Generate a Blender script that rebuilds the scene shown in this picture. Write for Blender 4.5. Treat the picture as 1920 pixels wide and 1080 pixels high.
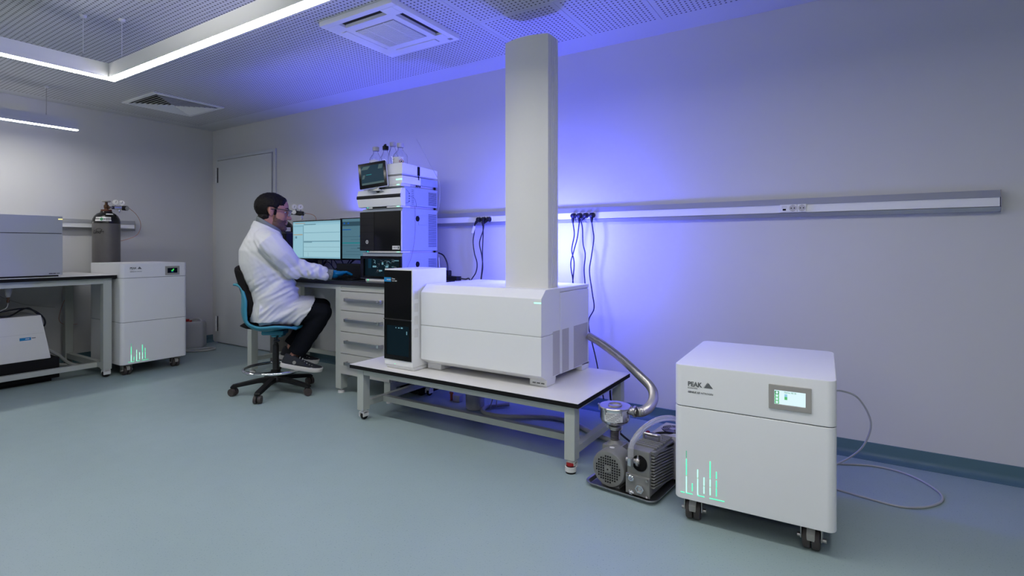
import bpy, bmesh, math, random
from mathutils import Vector, Matrix, Quaternion, noise
random.seed(7)
PI = math.pi
R = math.radians
for o in list(bpy.data.objects):
    bpy.data.objects.remove(o, do_unlink=True)
scene = bpy.context.scene
COL = scene.collection

# ---------------------------------------------------------------- camera, world, exposure
cam_d = bpy.data.cameras.new('camera')
cam_d.sensor_width = 36.0
cam_d.lens = 983.0 / 1920.0 * 36.0
cam_d.shift_y = -77.0 / 1920.0
cam_d.clip_start = 0.02
cam = bpy.data.objects.new('camera', cam_d)
COL.objects.link(cam)
cam.location = (0, 0, 1.08)
cam.rotation_euler = (R(90), 0, R(32.2))
scene.camera = cam
world = bpy.data.worlds.new('world')
scene.world = world
world.use_nodes = True
world.node_tree.nodes['Background'].inputs[0].default_value = (0.5, 0.55, 0.6, 1)
world.node_tree.nodes['Background'].inputs[1].default_value = 0.05
vs = scene.view_settings
vs.view_transform = 'Standard'
vs.look = 'None'
vs.gamma = 1.0
vs.use_curve_mapping = False
vs.exposure = 0.08

WHITE_E = 44.0          # strength of the pendant diffusers
BLUE_A = 62.0          # blue floodlight behind the tower, watts
BLUE_B = 62.0          # blue floodlight behind the monitors, watts
BLUE = (0.088, 0.100, 1.0)

def add_light(name, kind, loc, energy, color, rot=None, **kw):
    d = bpy.data.lights.new(name, kind)
    d.energy = energy
    d.color = color
    for k, v in kw.items():
        setattr(d, k, v)
    o = bpy.data.objects.new(name, d)
    COL.objects.link(o)
    o.location = loc
    if rot:
        o.rotation_euler = rot
    return o

# the photographer's lamp: stands left of the camera and is bounced off the ceiling
STROBE = 260.0
def aim(a, b):
    return (Vector(b) - Vector(a)).to_track_quat('-Z', 'Y').to_euler()
add_light('strobe', 'SPOT', (-1.5, -.7, 1.25), STROBE, (1.0, .985, .955), rot=aim((-1.5, -.7, 1.25), (-2.1, .35, 2.4)), spot_size=R(58), spot_blend=.9, shadow_soft_size=.06)

# ---------------------------------------------------------------- materials
def mat(name, col, rough=0.5, metal=0.0, noise_amt=0.0, noise_scale=40.0, bump=0.0, emis=None, estr=1.0, trans=0.0, ior=1.45, spec=None, alpha=1.0, coat=0.0):
    m = bpy.data.materials.new(name)
    m.use_nodes = True
    nt = m.node_tree
    b = nt.nodes['Principled BSDF']
    b.inputs['Base Color'].default_value = (*col, 1)
    b.inputs['Roughness'].default_value = rough
    b.inputs['Metallic'].default_value = metal
    b.inputs['IOR'].default_value = ior
    if trans: b.inputs['Transmission Weight'].default_value = trans
    if coat: b.inputs['Coat Weight'].default_value = coat
    if spec is not None: b.inputs['Specular IOR Level'].default_value = spec
    if alpha < 1: b.inputs['Alpha'].default_value = alpha
    if emis:
        b.inputs['Emission Color'].default_value = (*emis, 1)
        b.inputs['Emission Strength'].default_value = estr
    if noise_amt or bump:
        tc = nt.nodes.new('ShaderNodeTexCoord')
        n = nt.nodes.new('ShaderNodeTexNoise')
        n.inputs['Scale'].default_value = noise_scale
        n.inputs['Detail'].default_value = 4
        nt.links.new(tc.outputs['Object'], n.inputs['Vector'])
        if noise_amt:
            mx = nt.nodes.new('ShaderNodeMix')
            mx.data_type = 'RGBA'
            mx.inputs['A'].default_value = (*[c * (1 - noise_amt) for c in col], 1)
            mx.inputs['B'].default_value = (*[min(1, c * (1 + noise_amt)) for c in col], 1)
            nt.links.new(n.outputs['Fac'], mx.inputs['Factor'])
            nt.links.new(mx.outputs['Result'], b.inputs['Base Color'])
        if bump:
            bp = nt.nodes.new('ShaderNodeBump')
            bp.inputs['Strength'].default_value = bump
            bp.inputs['Distance'].default_value = 0.002
            nt.links.new(n.outputs['Fac'], bp.inputs['Height'])
            nt.links.new(bp.outputs['Normal'], b.inputs['Normal'])
    return m

M = {}
M['wall'] = mat('wall_paint', (0.62, 0.62, 0.62), 0.7, noise_amt=0.015, noise_scale=3, bump=0.05)
M['ceiling'] = mat('ceiling_paint', (0.56, 0.57, 0.58), 0.75, noise_amt=0.01, noise_scale=3)
M['door'] = mat('door_paint', (0.60, 0.62, 0.64), 0.5, noise_amt=0.01, noise_scale=5)
M['base'] = mat('baseboard_vinyl', (0.085, 0.165, 0.195), 0.45, noise_amt=0.08, noise_scale=14)
M['white'] = mat('white_coated_metal', (0.80, 0.81, 0.82), 0.38, noise_amt=0.006, noise_scale=6)
M['modside'] = mat('module_side_grey', (0.33, 0.38, 0.46), 0.45, noise_amt=0.01, noise_scale=6)
M['analyser'] = mat('blue_grey_coating', (0.40, 0.42, 0.47), 0.42, noise_amt=0.006, noise_scale=6)
M['seam'] = mat('seam_grey', (0.06, 0.07, 0.075), 0.7, noise_amt=0.02)
M['white2'] = mat('offwhite_plastic', (0.68, 0.68, 0.67), 0.42, noise_amt=0.01, noise_scale=6)
M['tower'] = mat('tower_plastic', (0.70, 0.70, 0.68), 0.45, noise_amt=0.006, noise_scale=5)
M['laminate'] = mat('white_laminate', (0.78, 0.77, 0.75), 0.28, noise_amt=0.012, noise_scale=9)
M['black'] = mat('black_plastic', (0.009, 0.009, 0.010), 0.45, noise_amt=0.1, spec=.3)
M['blackmat'] = mat('black_matte', (0.006, 0.006, 0.007), 0.75, noise_amt=0.1, spec=.25)
M['blackgloss'] = mat('black_glass', (0.004, 0.004, 0.005), 0.12, noise_amt=0.05, spec=.25)
M['blacktop'] = mat('black_worktop', (0.016, 0.016, 0.017), 0.3, noise_amt=0.15, noise_scale=60)
M['blackmetal'] = mat('black_lacquered_metal', (0.02, 0.02, 0.022), 0.3, noise_amt=0.1)
M['frame'] = mat('grey_green_frame', (0.44, 0.47, 0.44), 0.42, noise_amt=0.02, noise_scale=12)
M['drawer'] = mat('drawer_beige_grey', (0.46, 0.46, 0.44), 0.5, noise_amt=0.02, noise_scale=12)
M['alu'] = mat('satin_aluminium', (0.45, 0.46, 0.48), 0.32, 1.0, noise_amt=0.03, noise_scale=30)
M['alu2'] = mat('trunking_aluminium', (0.52, 0.53, 0.54), 0.28, 0.55, noise_amt=0.02, noise_scale=20)
M['chrome'] = mat('chrome', (0.75, 0.75, 0.76), 0.12, 1.0, noise_amt=0.02)
M['steel'] = mat('stainless_steel', (0.46, 0.44, 0.43), 0.34, 1.0, noise_amt=0.05, noise_scale=20)
M['pumpgrey'] = mat('pump_grey_paint', (0.20, 0.203, 0.197), 0.45, noise_amt=0.06, noise_scale=50, bump=0.1)
M['dark'] = mat('dark_gap', (0.02, 0.022, 0.025), 0.8, noise_amt=0.1)
M['greyplastic'] = mat('grey_plastic', (0.34, 0.33, 0.31), 0.5, noise_amt=0.02)
M['ventgrey'] = mat('vent_mesh_grey', (0.50, 0.49, 0.49), 0.6, noise_amt=0.10, noise_scale=260, bump=0.3)
M['rubber'] = mat('castor_rubber', (0.055, 0.045, 0.045), 0.55, noise_amt=0.1)
M['cable'] = mat('black_cable', (0.011, 0.012, 0.02), 0.45, noise_amt=0.1)
M['copper'] = mat('copper_tube', (0.50, 0.22, 0.14), 0.3, 0.9, noise_amt=0.1)
M['brass'] = mat('aged_brass', (0.10, 0.055, 0.030), 0.4, 0.7, noise_amt=0.2, noise_scale=60)
M['rust'] = mat('rusty_collar', (0.11, 0.035, 0.018), 0.6, noise_amt=0.25, noise_scale=60)
M['cylgrey'] = mat('cylinder_grey_paint', (0.115, 0.11, 0.105), 0.4, noise_amt=0.08, noise_scale=25)
M['cylblack'] = mat('cylinder_black_paint', (0.008, 0.008, 0.008), 0.22, noise_amt=0.1)
M['paper'] = mat('paper_label', (0.68, 0.68, 0.67), 0.6, noise_amt=0.01)
M['greenlabel'] = mat('green_label', (0.02, 0.22, 0.07), 0.5, noise_amt=0.05)
M['redplastic'] = mat('red_plastic', (0.35, 0.012, 0.015), 0.45, noise_amt=0.05)
M['orange'] = mat('orange_plastic', (0.55, 0.13, 0.04), 0.5, noise_amt=0.05)
M['bluelabel'] = mat('blue_label', (0.0, 0.20, 0.48), 0.5, noise_amt=0.02)
M['turq'] = mat('turquoise_plastic', (0.032, 0.225, 0.315), 0.4, noise_amt=0.03, noise_scale=20)
M['cloth_black'] = mat('black_upholstery', (0.009, 0.008, 0.009), 0.85, spec=.2, noise_amt=0.2, noise_scale=300, bump=0.15)
M['coat'] = mat('white_cotton', (0.60, 0.61, 0.62), 0.8, noise_amt=0.02, noise_scale=120, bump=0.08)
M['trouser'] = mat('navy_black_cotton', (0.005, 0.006, 0.010), 0.85, spec=.15, noise_amt=0.2, noise_scale=200, bump=0.1)
M['shirt'] = mat('grey_shirt', (0.15, 0.17, 0.18), 0.8, noise_amt=0.08, noise_scale=150)
M['skin'] = mat('skin', (0.36, 0.17, 0.125), 0.5, noise_amt=0.08, noise_scale=30)
M['hair'] = mat('dark_hair', (0.006, 0.005, 0.005), 0.65, spec=.2, noise_amt=0.5, noise_scale=90, bump=0.5)
M['beard'] = mat('stubble_beard', (0.105, 0.056, 0.046), 0.75, noise_amt=0.45, noise_scale=140, bump=0.5)
M['glove'] = mat('blue_nitrile', (0.0, 0.155, 0.40), 0.42, noise_amt=0.05, noise_scale=60)
M['shoe'] = mat('dark_canvas', (0.020, 0.022, 0.030), 0.8, noise_amt=0.15, noise_scale=200)
M['sole'] = mat('white_rubber_sole', (0.62, 0.60, 0.58), 0.6, noise_amt=0.05)
M['glass'] = mat('clear_glass', (0.97, 0.98, 1.0), 0.03, trans=1.0, ior=1.45)
M['liquid'] = mat('clear_solvent', (0.95, 0.97, 1.0), 0.0, trans=1.0, ior=1.33)
M['clearplastic'] = mat('clear_tubing', (0.86, 0.86, 0.88), 0.15, trans=0.75, ior=1.3)
M['tube'] = mat('milky_tubing', (0.42, 0.43, 0.42), 0.35, noise_amt=0.03)
M['jerry'] = mat('translucent_canister', (0.50, 0.51, 0.53), 0.4, trans=0.25, noise_amt=0.02)
M['capcream'] = mat('cream_cap', (0.46, 0.45, 0.43), 0.5, noise_amt=0.03)
M['print'] = mat('dark_print', (0.05, 0.055, 0.06), 0.6, noise_amt=0.02)
M['printgrey'] = mat('grey_print', (0.13, 0.14, 0.145), 0.6, noise_amt=0.02)
M['printblack'] = mat('black_print', (0.01, 0.01, 0.01), 0.5, noise_amt=0.02)
M['printwhite'] = mat('white_print', (0.65, 0.67, 0.68), 0.6, noise_amt=0.02)
M['hazard'] = mat('hazard_red', (0.5, 0.02, 0.06), 0.6, noise_amt=0.02)
M['diffuser'] = mat('lamp_diffuser', (0.9, 0.9, 0.9), 0.5, emis=(1.0, 0.985, 0.955), estr=WHITE_E)
M['ledgreen'] = mat('led_green', (0.1, 0.5, 0.3), 0.4, emis=(0.03, 1.0, 0.42), estr=1.3)
M['ledgreen2'] = mat('led_green_pale', (0.2, 0.6, 0.4), 0.4, emis=(0.35, 1.0, 0.66), estr=1.5)
M['ledgreen3'] = mat('led_green_dim', (0.1, 0.3, 0.2), 0.4, emis=(0.02, 0.35, 0.2), estr=0.8)
M['ledyellow'] = mat('led_yellow', (0.6, 0.5, 0.2), 0.4, emis=(1.0, 0.85, 0.25), estr=1.2)
M['ledblue'] = mat('led_blue', (0.1, 0.1, 0.8), 0.4, emis=BLUE, estr=3.0)
M['ac_dark'] = mat('vent_shade', (0.010, 0.0095, 0.009), 0.7, noise_amt=0.1)  # near black stands in for the shade inside the shallow vent openings
M['acgrey'] = mat('intake_grey', (0.30, 0.31, 0.33), 0.6, noise_amt=0.02)
M['lampwhite'] = mat('lamp_body_white', (0.78, 0.78, 0.76), 0.5, noise_amt=0.006, noise_scale=5)

def emat(name, col, s=1.0):
    M[name] = mat(name, tuple(c * 0.04 for c in col), 0.3, emis=col, estr=s, spec=.12)
emat('scr_pale', (0.30, 0.55, 0.66), 0.85)
emat('scr_pale2', (0.36, 0.61, 0.70), 0.85)
emat('scr_line', (0.13, 0.27, 0.34), 0.85)
emat('scr_head', (0.22, 0.44, 0.55), 0.85)
emat('scr_orange', (0.42, 0.28, 0.13), 0.9)
emat('scr_mid', (0.085, 0.19, 0.25), 0.85)
emat('scr_mid2', (0.03, 0.07, 0.10), 0.9)
emat('scr_teal', (0.01, 0.22, 0.25), 0.9)
emat('scr_blue', (0.01, 0.09, 0.35), 0.9)
emat('scr_navy', (0.004, 0.03, 0.055), 0.8)
emat('scr_grey', (0.07, 0.12, 0.13), 0.8)
emat('scr_white', (0.72, 0.92, 1.0), 0.95)
emat('scr_green', (0.10, 0.50, 0.16), 0.9)
emat('scr_dgreen', (0.02, 0.28, 0.06), 0.9)
emat('scr_sky', (0.30, 0.62, 0.80), 0.9)
emat('scr_black', (0.002, 0.004, 0.012), 0.5)
emat('scr_leaf', (0.06, 0.80, 0.12), 0.9)
emat('scr_cyan', (0.03, 0.35, 0.75), 0.9)
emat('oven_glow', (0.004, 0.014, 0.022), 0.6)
emat('fitting_glow', (0.16, 0.34, 0.42), 0.8)

# tubing and fittings behind smoked glass: self-glow painted in, no lamp inside
def floor_mat():
    m = bpy.data.materials.new('teal_vinyl_floor')
    m.use_nodes = True
    nt = m.node_tree
    b = nt.nodes['Principled BSDF']
    b.inputs['Roughness'].default_value = 0.34
    tc = nt.nodes.new('ShaderNodeTexCoord')
    def noise_n(s, d):
        n = nt.nodes.new('ShaderNodeTexNoise')
        n.inputs['Scale'].default_value = s
        n.inputs['Detail'].default_value = d
        nt.links.new(tc.outputs['Object'], n.inputs['Vector'])
        return n
    n1 = noise_n(1.3, 5)
    n2 = noise_n(170, 2)
    n3 = noise_n(9, 6)
    r1 = nt.nodes.new('ShaderNodeValToRGB')
    r1.color_ramp.elements[0].position = 0.25
    r1.color_ramp.elements[0].color = (0.295, 0.385, 0.390, 1)
    r1.color_ramp.elements[1].position = 0.75
    r1.color_ramp.elements[1].color = (0.325, 0.420, 0.425, 1)
    nt.links.new(n1.outputs['Fac'], r1.inputs['Fac'])
    r2 = nt.nodes.new('ShaderNodeValToRGB')
    r2.color_ramp.elements[0].position = 0.62
    r2.color_ramp.elements[0].color = (0, 0, 0, 1)
    r2.color_ramp.elements[1].position = 0.72
    r2.color_ramp.elements[1].color = (1, 1, 1, 1)
    nt.links.new(n2.outputs['Fac'], r2.inputs['Fac'])
    mx = nt.nodes.new('ShaderNodeMix')
    mx.data_type = 'RGBA'
    mx.inputs['B'].default_value = (0.20, 0.28, 0.29, 1)
    nt.links.new(r2.outputs['Color'], mx.inputs['Factor'])
    nt.links.new(r1.outputs['Color'], mx.inputs['A'])
    nt.links.new(mx.outputs['Result'], b.inputs['Base Color'])
    rr = nt.nodes.new('ShaderNodeMapRange')
    rr.inputs['To Min'].default_value = 0.33
    rr.inputs['To Max'].default_value = 0.5
    nt.links.new(n3.outputs['Fac'], rr.inputs['Value'])
    nt.links.new(rr.outputs['Result'], b.inputs['Roughness'])
    bp = nt.nodes.new('ShaderNodeBump')
    bp.inputs['Strength'].default_value = 0.06
    bp.inputs['Distance'].default_value = 0.002
    nt.links.new(n2.outputs['Fac'], bp.inputs['Height'])
    nt.links.new(bp.outputs['Normal'], b.inputs['Normal'])
    return m
M['floor'] = floor_mat()

def perf_mat():
    # board drilled with a regular grid of round holes over dark felt
    m = bpy.data.materials.new('perforated_board')
    m.use_nodes = True
    nt = m.node_tree
    b = nt.nodes['Principled BSDF']
    b.inputs['Roughness'].default_value = 0.75
    tc = nt.nodes.new('ShaderNodeTexCoord')
    def vm(op, **k):
        n = nt.nodes.new('ShaderNodeVectorMath')
        n.operation = op
        return n
    sc = vm('MULTIPLY'); sc.inputs[1].default_value = (1 / 0.0262, 1 / 0.0262, 0)
    nt.links.new(tc.outputs['Object'], sc.inputs[0])
    fr = vm('FRACTION'); nt.links.new(sc.outputs[0], fr.inputs[0])
    sb = vm('SUBTRACT'); sb.inputs[1].default_value = (0.5, 0.5, 0)
    nt.links.new(fr.outputs[0], sb.inputs[0])
    ln = vm('LENGTH'); nt.links.new(sb.outputs[0], ln.inputs[0])
    lt = nt.nodes.new('ShaderNodeMath'); lt.operation = 'LESS_THAN'; lt.inputs[1].default_value = 0.225
    nt.links.new(ln.outputs['Value'], lt.inputs[0])
    mx = nt.nodes.new('ShaderNodeMix'); mx.data_type = 'RGBA'
    mx.inputs['A'].default_value = (0.56, 0.57, 0.58, 1)
    mx.inputs['B'].default_value = (0.075, 0.072, 0.07, 1)
    nt.links.new(lt.outputs[0], mx.inputs['Factor'])
    nt.links.new(mx.outputs['Result'], b.inputs['Base Color'])
    return m
M['perf'] = perf_mat()

# ---------------------------------------------------------------- mesh helpers
def spline(pts, n=8, closed=False):
    P = [Vector(p) for p in pts]
    out = []
    N = len(P)
    segs = N if closed else N - 1
    for i in range(segs):
        p0 = P[(i - 1) % N] if (closed or i > 0) else P[0] * 2 - P[1]
        p1, p2 = P[i], P[(i + 1) % N]
        p3 = P[(i + 2) % N] if (closed or i + 2 < N) else P[-1] * 2 - P[-2]
        for k in range(n):
            t = k / n
            out.append(0.5 * ((2 * p1) + (p2 - p0) * t + (2 * p0 - 5 * p1 + 4 * p2 - p3) * t * t + (3 * p1 - p0 - 3 * p2 + p3) * t ** 3))
    if not closed:
        out.append(P[-1].copy())
    return out

class MB:
    def __init__(self):
        self.bm = bmesh.new()
        self.mats = []
        self.mi = 0
    def use(self, m):
        if m not in self.mats:
            self.mats.append(m)
        self.mi = self.mats.index(m)
        return self
    def merge(self, t, mtx=None):
        for f in t.faces:
            f.material_index = self.mi
        if mtx is not None:
            bmesh.ops.transform(t, matrix=mtx, verts=t.verts)
        me = bpy.data.meshes.new('tmp')
        t.to_mesh(me)
        t.free()
        self.bm.from_mesh(me)
        bpy.data.meshes.remove(me)
        return self
    def box(self, x0, y0, z0, x1, y1, z1, bev=0.0, seg=2, mtx=None):
        t = bmesh.new()
        bmesh.ops.create_cube(t, size=1)
        for v in t.verts:
            v.co = Vector(((x0 + x1) / 2 + v.co.x * (x1 - x0), (y0 + y1) / 2 + v.co.y * (y1 - y0), (z0 + z1) / 2 + v.co.z * (z1 - z0)))
        if bev:
            bmesh.ops.bevel(t, geom=list(t.edges), offset=bev, segments=seg, profile=0.5, affect='EDGES')
        bmesh.ops.recalc_face_normals(t, faces=t.faces)
        return self.merge(t, mtx)
    def prism(self, poly, axis, a, b, bev=0.0, seg=2, mtx=None):
        # poly: 2D outline; axis 'x' -> (y,z), 'y' -> (x,z), 'z' -> (x,y)
        t = bmesh.new()
        def P(u, v, w):
            return {'x': (w, u, v), 'y': (u, w, v), 'z': (u, v, w)}[axis]
        va = [t.verts.new(P(u, v, a)) for u, v in poly]
        vb = [t.verts.new(P(u, v, b)) for u, v in poly]
        n = len(poly)
        t.faces.new(va)
        t.faces.new(vb[::-1])
        for i in range(n):
            t.faces.new((va[i], vb[i], vb[(i + 1) % n], va[(i + 1) % n]))
        bmesh.ops.recalc_face_normals(t, faces=t.faces)
        if bev:
            bmesh.ops.bevel(t, geom=[e for e in t.edges if len(e.link_faces) == 2 and e.calc_face_angle(0) > R(35)], offset=bev, segments=seg, profile=0.5, affect='EDGES')
        return self.merge(t, mtx)
    def cyl(self, p0, p1, r0, r1=None, n=20, caps=True):
        p0, p1 = Vector(p0), Vector(p1)
        r1 = r0 if r1 is None else r1
        return self.sweep([p0, p1], [r0, r1], n, caps)
    def sweep(self, pts, rad, n=10, caps=True, closed=False, flat=1.0):
        pts = [Vector(p) for p in pts]
        if not isinstance(rad, (list, tuple)):
            rad = [rad] * len(pts)
        t = bmesh.new()
        rings = []
        N = len(pts)
        up = None
        for i, p in enumerate(pts):
            if closed:
                d = pts[(i + 1) % N] - pts[(i - 1) % N]
            else:
                d = pts[min(i + 1, N - 1)] - pts[max(i - 1, 0)]
            d.normalize()
            if up is None:
                up = Vector((0, 0, 1)) if abs(d.z) < 0.9 else Vector((1, 0, 0))
            a = up - d * up.dot(d)
            if a.length < 1e-6:
                a = d.orthogonal()
            a.normalize()
            up = a
            b = d.cross(a)
            rings.append([t.verts.new(p + (a * math.cos(2 * PI * k / n) * flat + b * math.sin(2 * PI * k / n)) * rad[i]) for k in range(n)])
        for i in range(N if closed else N - 1):
            A, B = rings[i], rings[(i + 1) % N]
            for k in range(n):
                t.faces.new((A[k], A[(k + 1) % n], B[(k + 1) % n], B[k]))
        if caps and not closed:
            t.faces.new(rings[0][::-1])
            t.faces.new(rings[-1])
        bmesh.ops.recalc_face_normals(t, faces=t.faces)
        return self.merge(t)
    def tube(self, pts, r, n=8, seg=8, closed=False, caps=True):
        return self.sweep(spline(pts, seg, closed), r, n, caps, closed)
    def lathe(self, prof, c=(0, 0, 0), n=28, axis='z', caps=True):
        t = bmesh.new()
        rings = []
        for r, h in prof:
            ring = []
            for k in range(n):
                a = 2 * PI * k / n
                u, v = r * math.cos(a), r * math.sin(a)
                p = {'z': (u, v, h), 'y': (u, h, v), 'x': (h, u, v)}[axis]
                ring.append(t.verts.new(Vector(c) + Vector(p)))
            rings.append(ring)
        for A, B in zip(rings, rings[1:]):
            for k in range(n):
                t.faces.new((A[k], A[(k + 1) % n], B[(k + 1) % n], B[k]))
        if caps:
            t.faces.new(rings[0][::-1])
            t.faces.new(rings[-1])
        bmesh.ops.recalc_face_normals(t, faces=t.faces)
        return self.merge(t)
    def ball(self, c, r, mtx=None, n=14):
        t = bmesh.new()
        bmesh.ops.create_uvsphere(t, u_segments=n + 4, v_segments=n, radius=1)
        rr = r if isinstance(r, (list, tuple)) else (r, r, r)
        m = Matrix.Diagonal((*rr, 1))
        if mtx is not None:
            m = mtx.to_4x4() @ m
        m = Matrix.Translation(c) @ m
        return self.merge(t, m)
    def quad(self, a, b, c, d):
        t = bmesh.new()
        t.faces.new([t.verts.new(p) for p in (a, b, c, d)])
        return self.merge(t)
    def mesh(self, name, smooth=True, ang=38):
        me = bpy.data.meshes.new(name)
        self.bm.to_mesh(me)
        self.bm.free()
        for m in self.mats:
            me.materials.append(M[m])
        if smooth:
            for p in me.polygons:
                p.use_smooth = True
            me.set_sharp_from_angle(angle=R(ang))
        return me

def obj(name, mb, m=None, parent=None, loc=None, rot=None, wn=True, label=None):
    if isinstance(mb, MB):
        if m and not mb.mats:
            mb.mats = [m]
        me = mb.mesh(name)
    else:
        me = mb
    o = bpy.data.objects.new(name, me)
    COL.objects.link(o)
    if parent: o.parent = parent
    if loc: o.location = loc
    if rot: o.rotation_euler = rot
    if wn:
        w = o.modifiers.new('weighted', 'WEIGHTED_NORMAL')
        w.keep_sharp = True
    if label: o['label'] = label
    return o

def thing(name, label, cat, loc=(0, 0, 0), rotz=0.0, group=None):
    o = bpy.data.objects.new(name, None)
    o.empty_display_size = 0.1
    COL.objects.link(o)
    o.location = loc
    o.rotation_euler = (0, 0, rotz)
    tag(o, label, cat, group)
    return o

def tag(o, label, cat, group=None):
    o['label'] = label
    o['category'] = cat
    if group: o['group'] = group
    return o

def struct(name, mb, m=None, parent=None):
    o = obj(name, mb, m, parent)
    if not parent:
        o['kind'] = 'structure'
    return o

def B(x0, y0, z0, x1, y1, z1, bev=0.0, seg=2):
    return MB().box(x0, y0, z0, x1, y1, z1, bev, seg)

def text_mesh(s, size, bold=0.0, depth=0.0006, shear=0.0, space=1.0):
    c = bpy.data.curves.new('lettering', 'FONT')
    c.body = s
    c.size = size
    c.offset = bold
    c.extrude = depth
    c.shear = shear
    c.space_character = space
    o = bpy.data.objects.new('lettering', c)
    COL.objects.link(o)
    dg = bpy.context.evaluated_depsgraph_get()
    me = bpy.data.meshes.new_from_object(o.evaluated_get(dg))
    bpy.data.objects.remove(o)
    bpy.data.curves.remove(c)
    return me

def text(s, size, m, parent, loc, rot, bold=0.0, shear=0.0, space=1.0, name='lettering', width=None):
    me = text_mesh(s, size, bold, shear=shear, space=space)
    if width:
        xs = [v.co.x for v in me.vertices]
        k = width / (max(xs) - min(xs))
        for v in me.vertices:
            v.co.x *= k
    me.materials.clear()
    me.materials.append(M[m])
    return obj(name, me, None, parent, loc, rot, wn=False)

FRONT = (PI / 2, 0, 0)        # lettering on a face looking along -Y
def rrect(x0, y0, x1, y1, r, n=6, corners=(1, 1, 1, 1)):
    out = []
    for i, (cx, cy, a) in enumerate(((x0 + r, y0 + r, PI), (x1 - r, y0 + r, 1.5 * PI), (x1 - r, y1 - r, 0), (x0 + r, y1 - r, 0.5 * PI))):
        if not corners[i]:
            out.append(((x0, y0), (x1, y0), (x1, y1), (x0, y1))[i])
            continue
        for k in range(n + 1):
            t = a + k / n * PI / 2
            out.append((cx + r * math.cos(t), cy + r * math.sin(t)))
    return out

# ================================================================ ROOM
XL, XR, YF, YB, ZC = -6.09, 2.6, -3.4, 3.25, 2.40
struct('floor', B(XL - .15, YF - .15, -.12, XR + .15, YB + .15, 0), 'floor')
struct('wall_left', B(XL - .15, YF - .15, 0, XL, YB + .15, ZC + .15), 'wall')
struct('wall_back', B(XL, YB, 0, XR, YB + .15, ZC + .15), 'wall')
struct('wall_right', B(XR, YF - .15, 0, XR + .15, YB + .15, ZC + .15), 'wall')
struct('wall_front', B(XL, YF - .15, 0, XR, YF, ZC + .15), 'wall')
ceil = struct('ceiling', B(XL, YF, ZC, XR, YB, ZC + .15), 'ceiling')

def ceil_panel(x0, x1, y0, y1):
    g = 0.0012
    bo = 0.012
    mb = MB()
    w, d = (x1 - x0) / 2 - g, (y1 - y0) / 2 - g
    nx, ny = int((2 * w - 2 * bo) / 0.0262), int((2 * d - 2 * bo) / 0.0262)
    iw, idp = nx * 0.0131, ny * 0.0131
    z0, z1 = -0.006, -0.0002
    mb.use('perf').quad((-iw, -idp, z0), (-iw, idp, z0), (iw, idp, z0), (iw, -idp, z0))
    mb.use('ceiling')
    mb.quad((-w, -d, z0), (-iw, -idp, z0), (iw, -idp, z0), (w, -d, z0))
    mb.quad((-w, d, z0), (w, d, z0), (iw, idp, z0), (-iw, idp, z0))
    mb.quad((-w, -d, z0), (-w, d, z0), (-iw, idp, z0), (-iw, -idp, z0))
    mb.quad((w, -d, z0), (iw, -idp, z0), (iw, idp, z0), (w, d, z0))
    for a, b in (((-w, -d), (w, -d)), ((w, -d), (w, d)), ((w, d), (-w, d)), ((-w, d), (-w, -d))):
        mb.quad((*a, z0), (*b, z0), (*b, z1), (*a, z1))
    off = (0 if nx % 2 == 0 else 0.0131, 0 if ny % 2 == 0 else 0.0131)
    # keep the hole grid whole inside the plain border: shift the mesh, not the texture
    for v in mb.bm.verts:
        v.co.x += off[0]; v.co.y += off[1]
    obj('ceiling_panel', mb, None, ceil, ((x0 + x1) / 2 - off[0], (y0 + y1) / 2 - off[1], ZC), wn=False)
for (xa, xb, ya, yb) in ((-5.93, -1.81, -3.25, 3.03),):
    ceil_panel(xa, xb, ya, yb)
rows = [((2.50, 3.03), [-1.81, -1.316, -0.88, 0.32, 1.52, 2.5]),
        ((0.9, 2.50), [-1.81, -0.61, 0.59, 1.79, 2.5]),
        ((-0.7, 0.9), [-1.81, -1.21, 0.01, 1.21, 2.5]),
        ((-3.25, -0.7), [-1.81, -0.61, 0.59, 1.79, 2.5])]
for (ya, yb), xs in rows:
    for xa, xb in zip(xs, xs[1:]):
        ceil_panel(xa, xb, ya, yb)

def cove(length, axis):
    prof = [(0, 0), (0.045, 0.0), (0.045, 0.002), (0.030, 0.004), (0.016, 0.010), (0.007, 0.020), (0.004, 0.034), (0.0035, 0.078), (0, 0.080)]
    return prof
struct('baseboard_back', MB().prism([(YB - y, z) for y, z in cove(0, 'x')], 'x', -4.87, XR), 'base')
struct('baseboard_left', MB().prism([(XL + x, z) for x, z in cove(0, 'y')], 'y', YF, YB), 'base')

# door leaf and frame in the back wall
door = struct('door_1', B(-5.955, YB - .022, .012, -4.935, YB - .001, 2.045, .003), 'door')
fr = MB().box(-6.0, YB - .016, 0, -5.962, YB - .0005, 2.085, .002).box(-4.928, YB - .016, 0, -4.885, YB - .0005, 2.085, .002).box(-5.962, YB - .016, 2.052, -4.928, YB - .0005, 2.085, .002)
struct('door_frame', fr, 'door', door)
struct('door_stop', MB().box(-4.935, YB - .030, .0, -4.926, YB - .001, 2.052, .001), 'alu', door)
for z in (1.80, .135):
    hb = MB().use('white2')
    for k in range(3):
        hb.cyl((-5.958, YB - .034, z + k * .057), (-5.958, YB - .034, z + k * .057 + .054), .0125, n=14)
    hb.use('blackmetal').box(-5.945, YB - .028, z, -5.936, YB - .021, z + .168)
    struct('hinge', hb, None, door)

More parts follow.
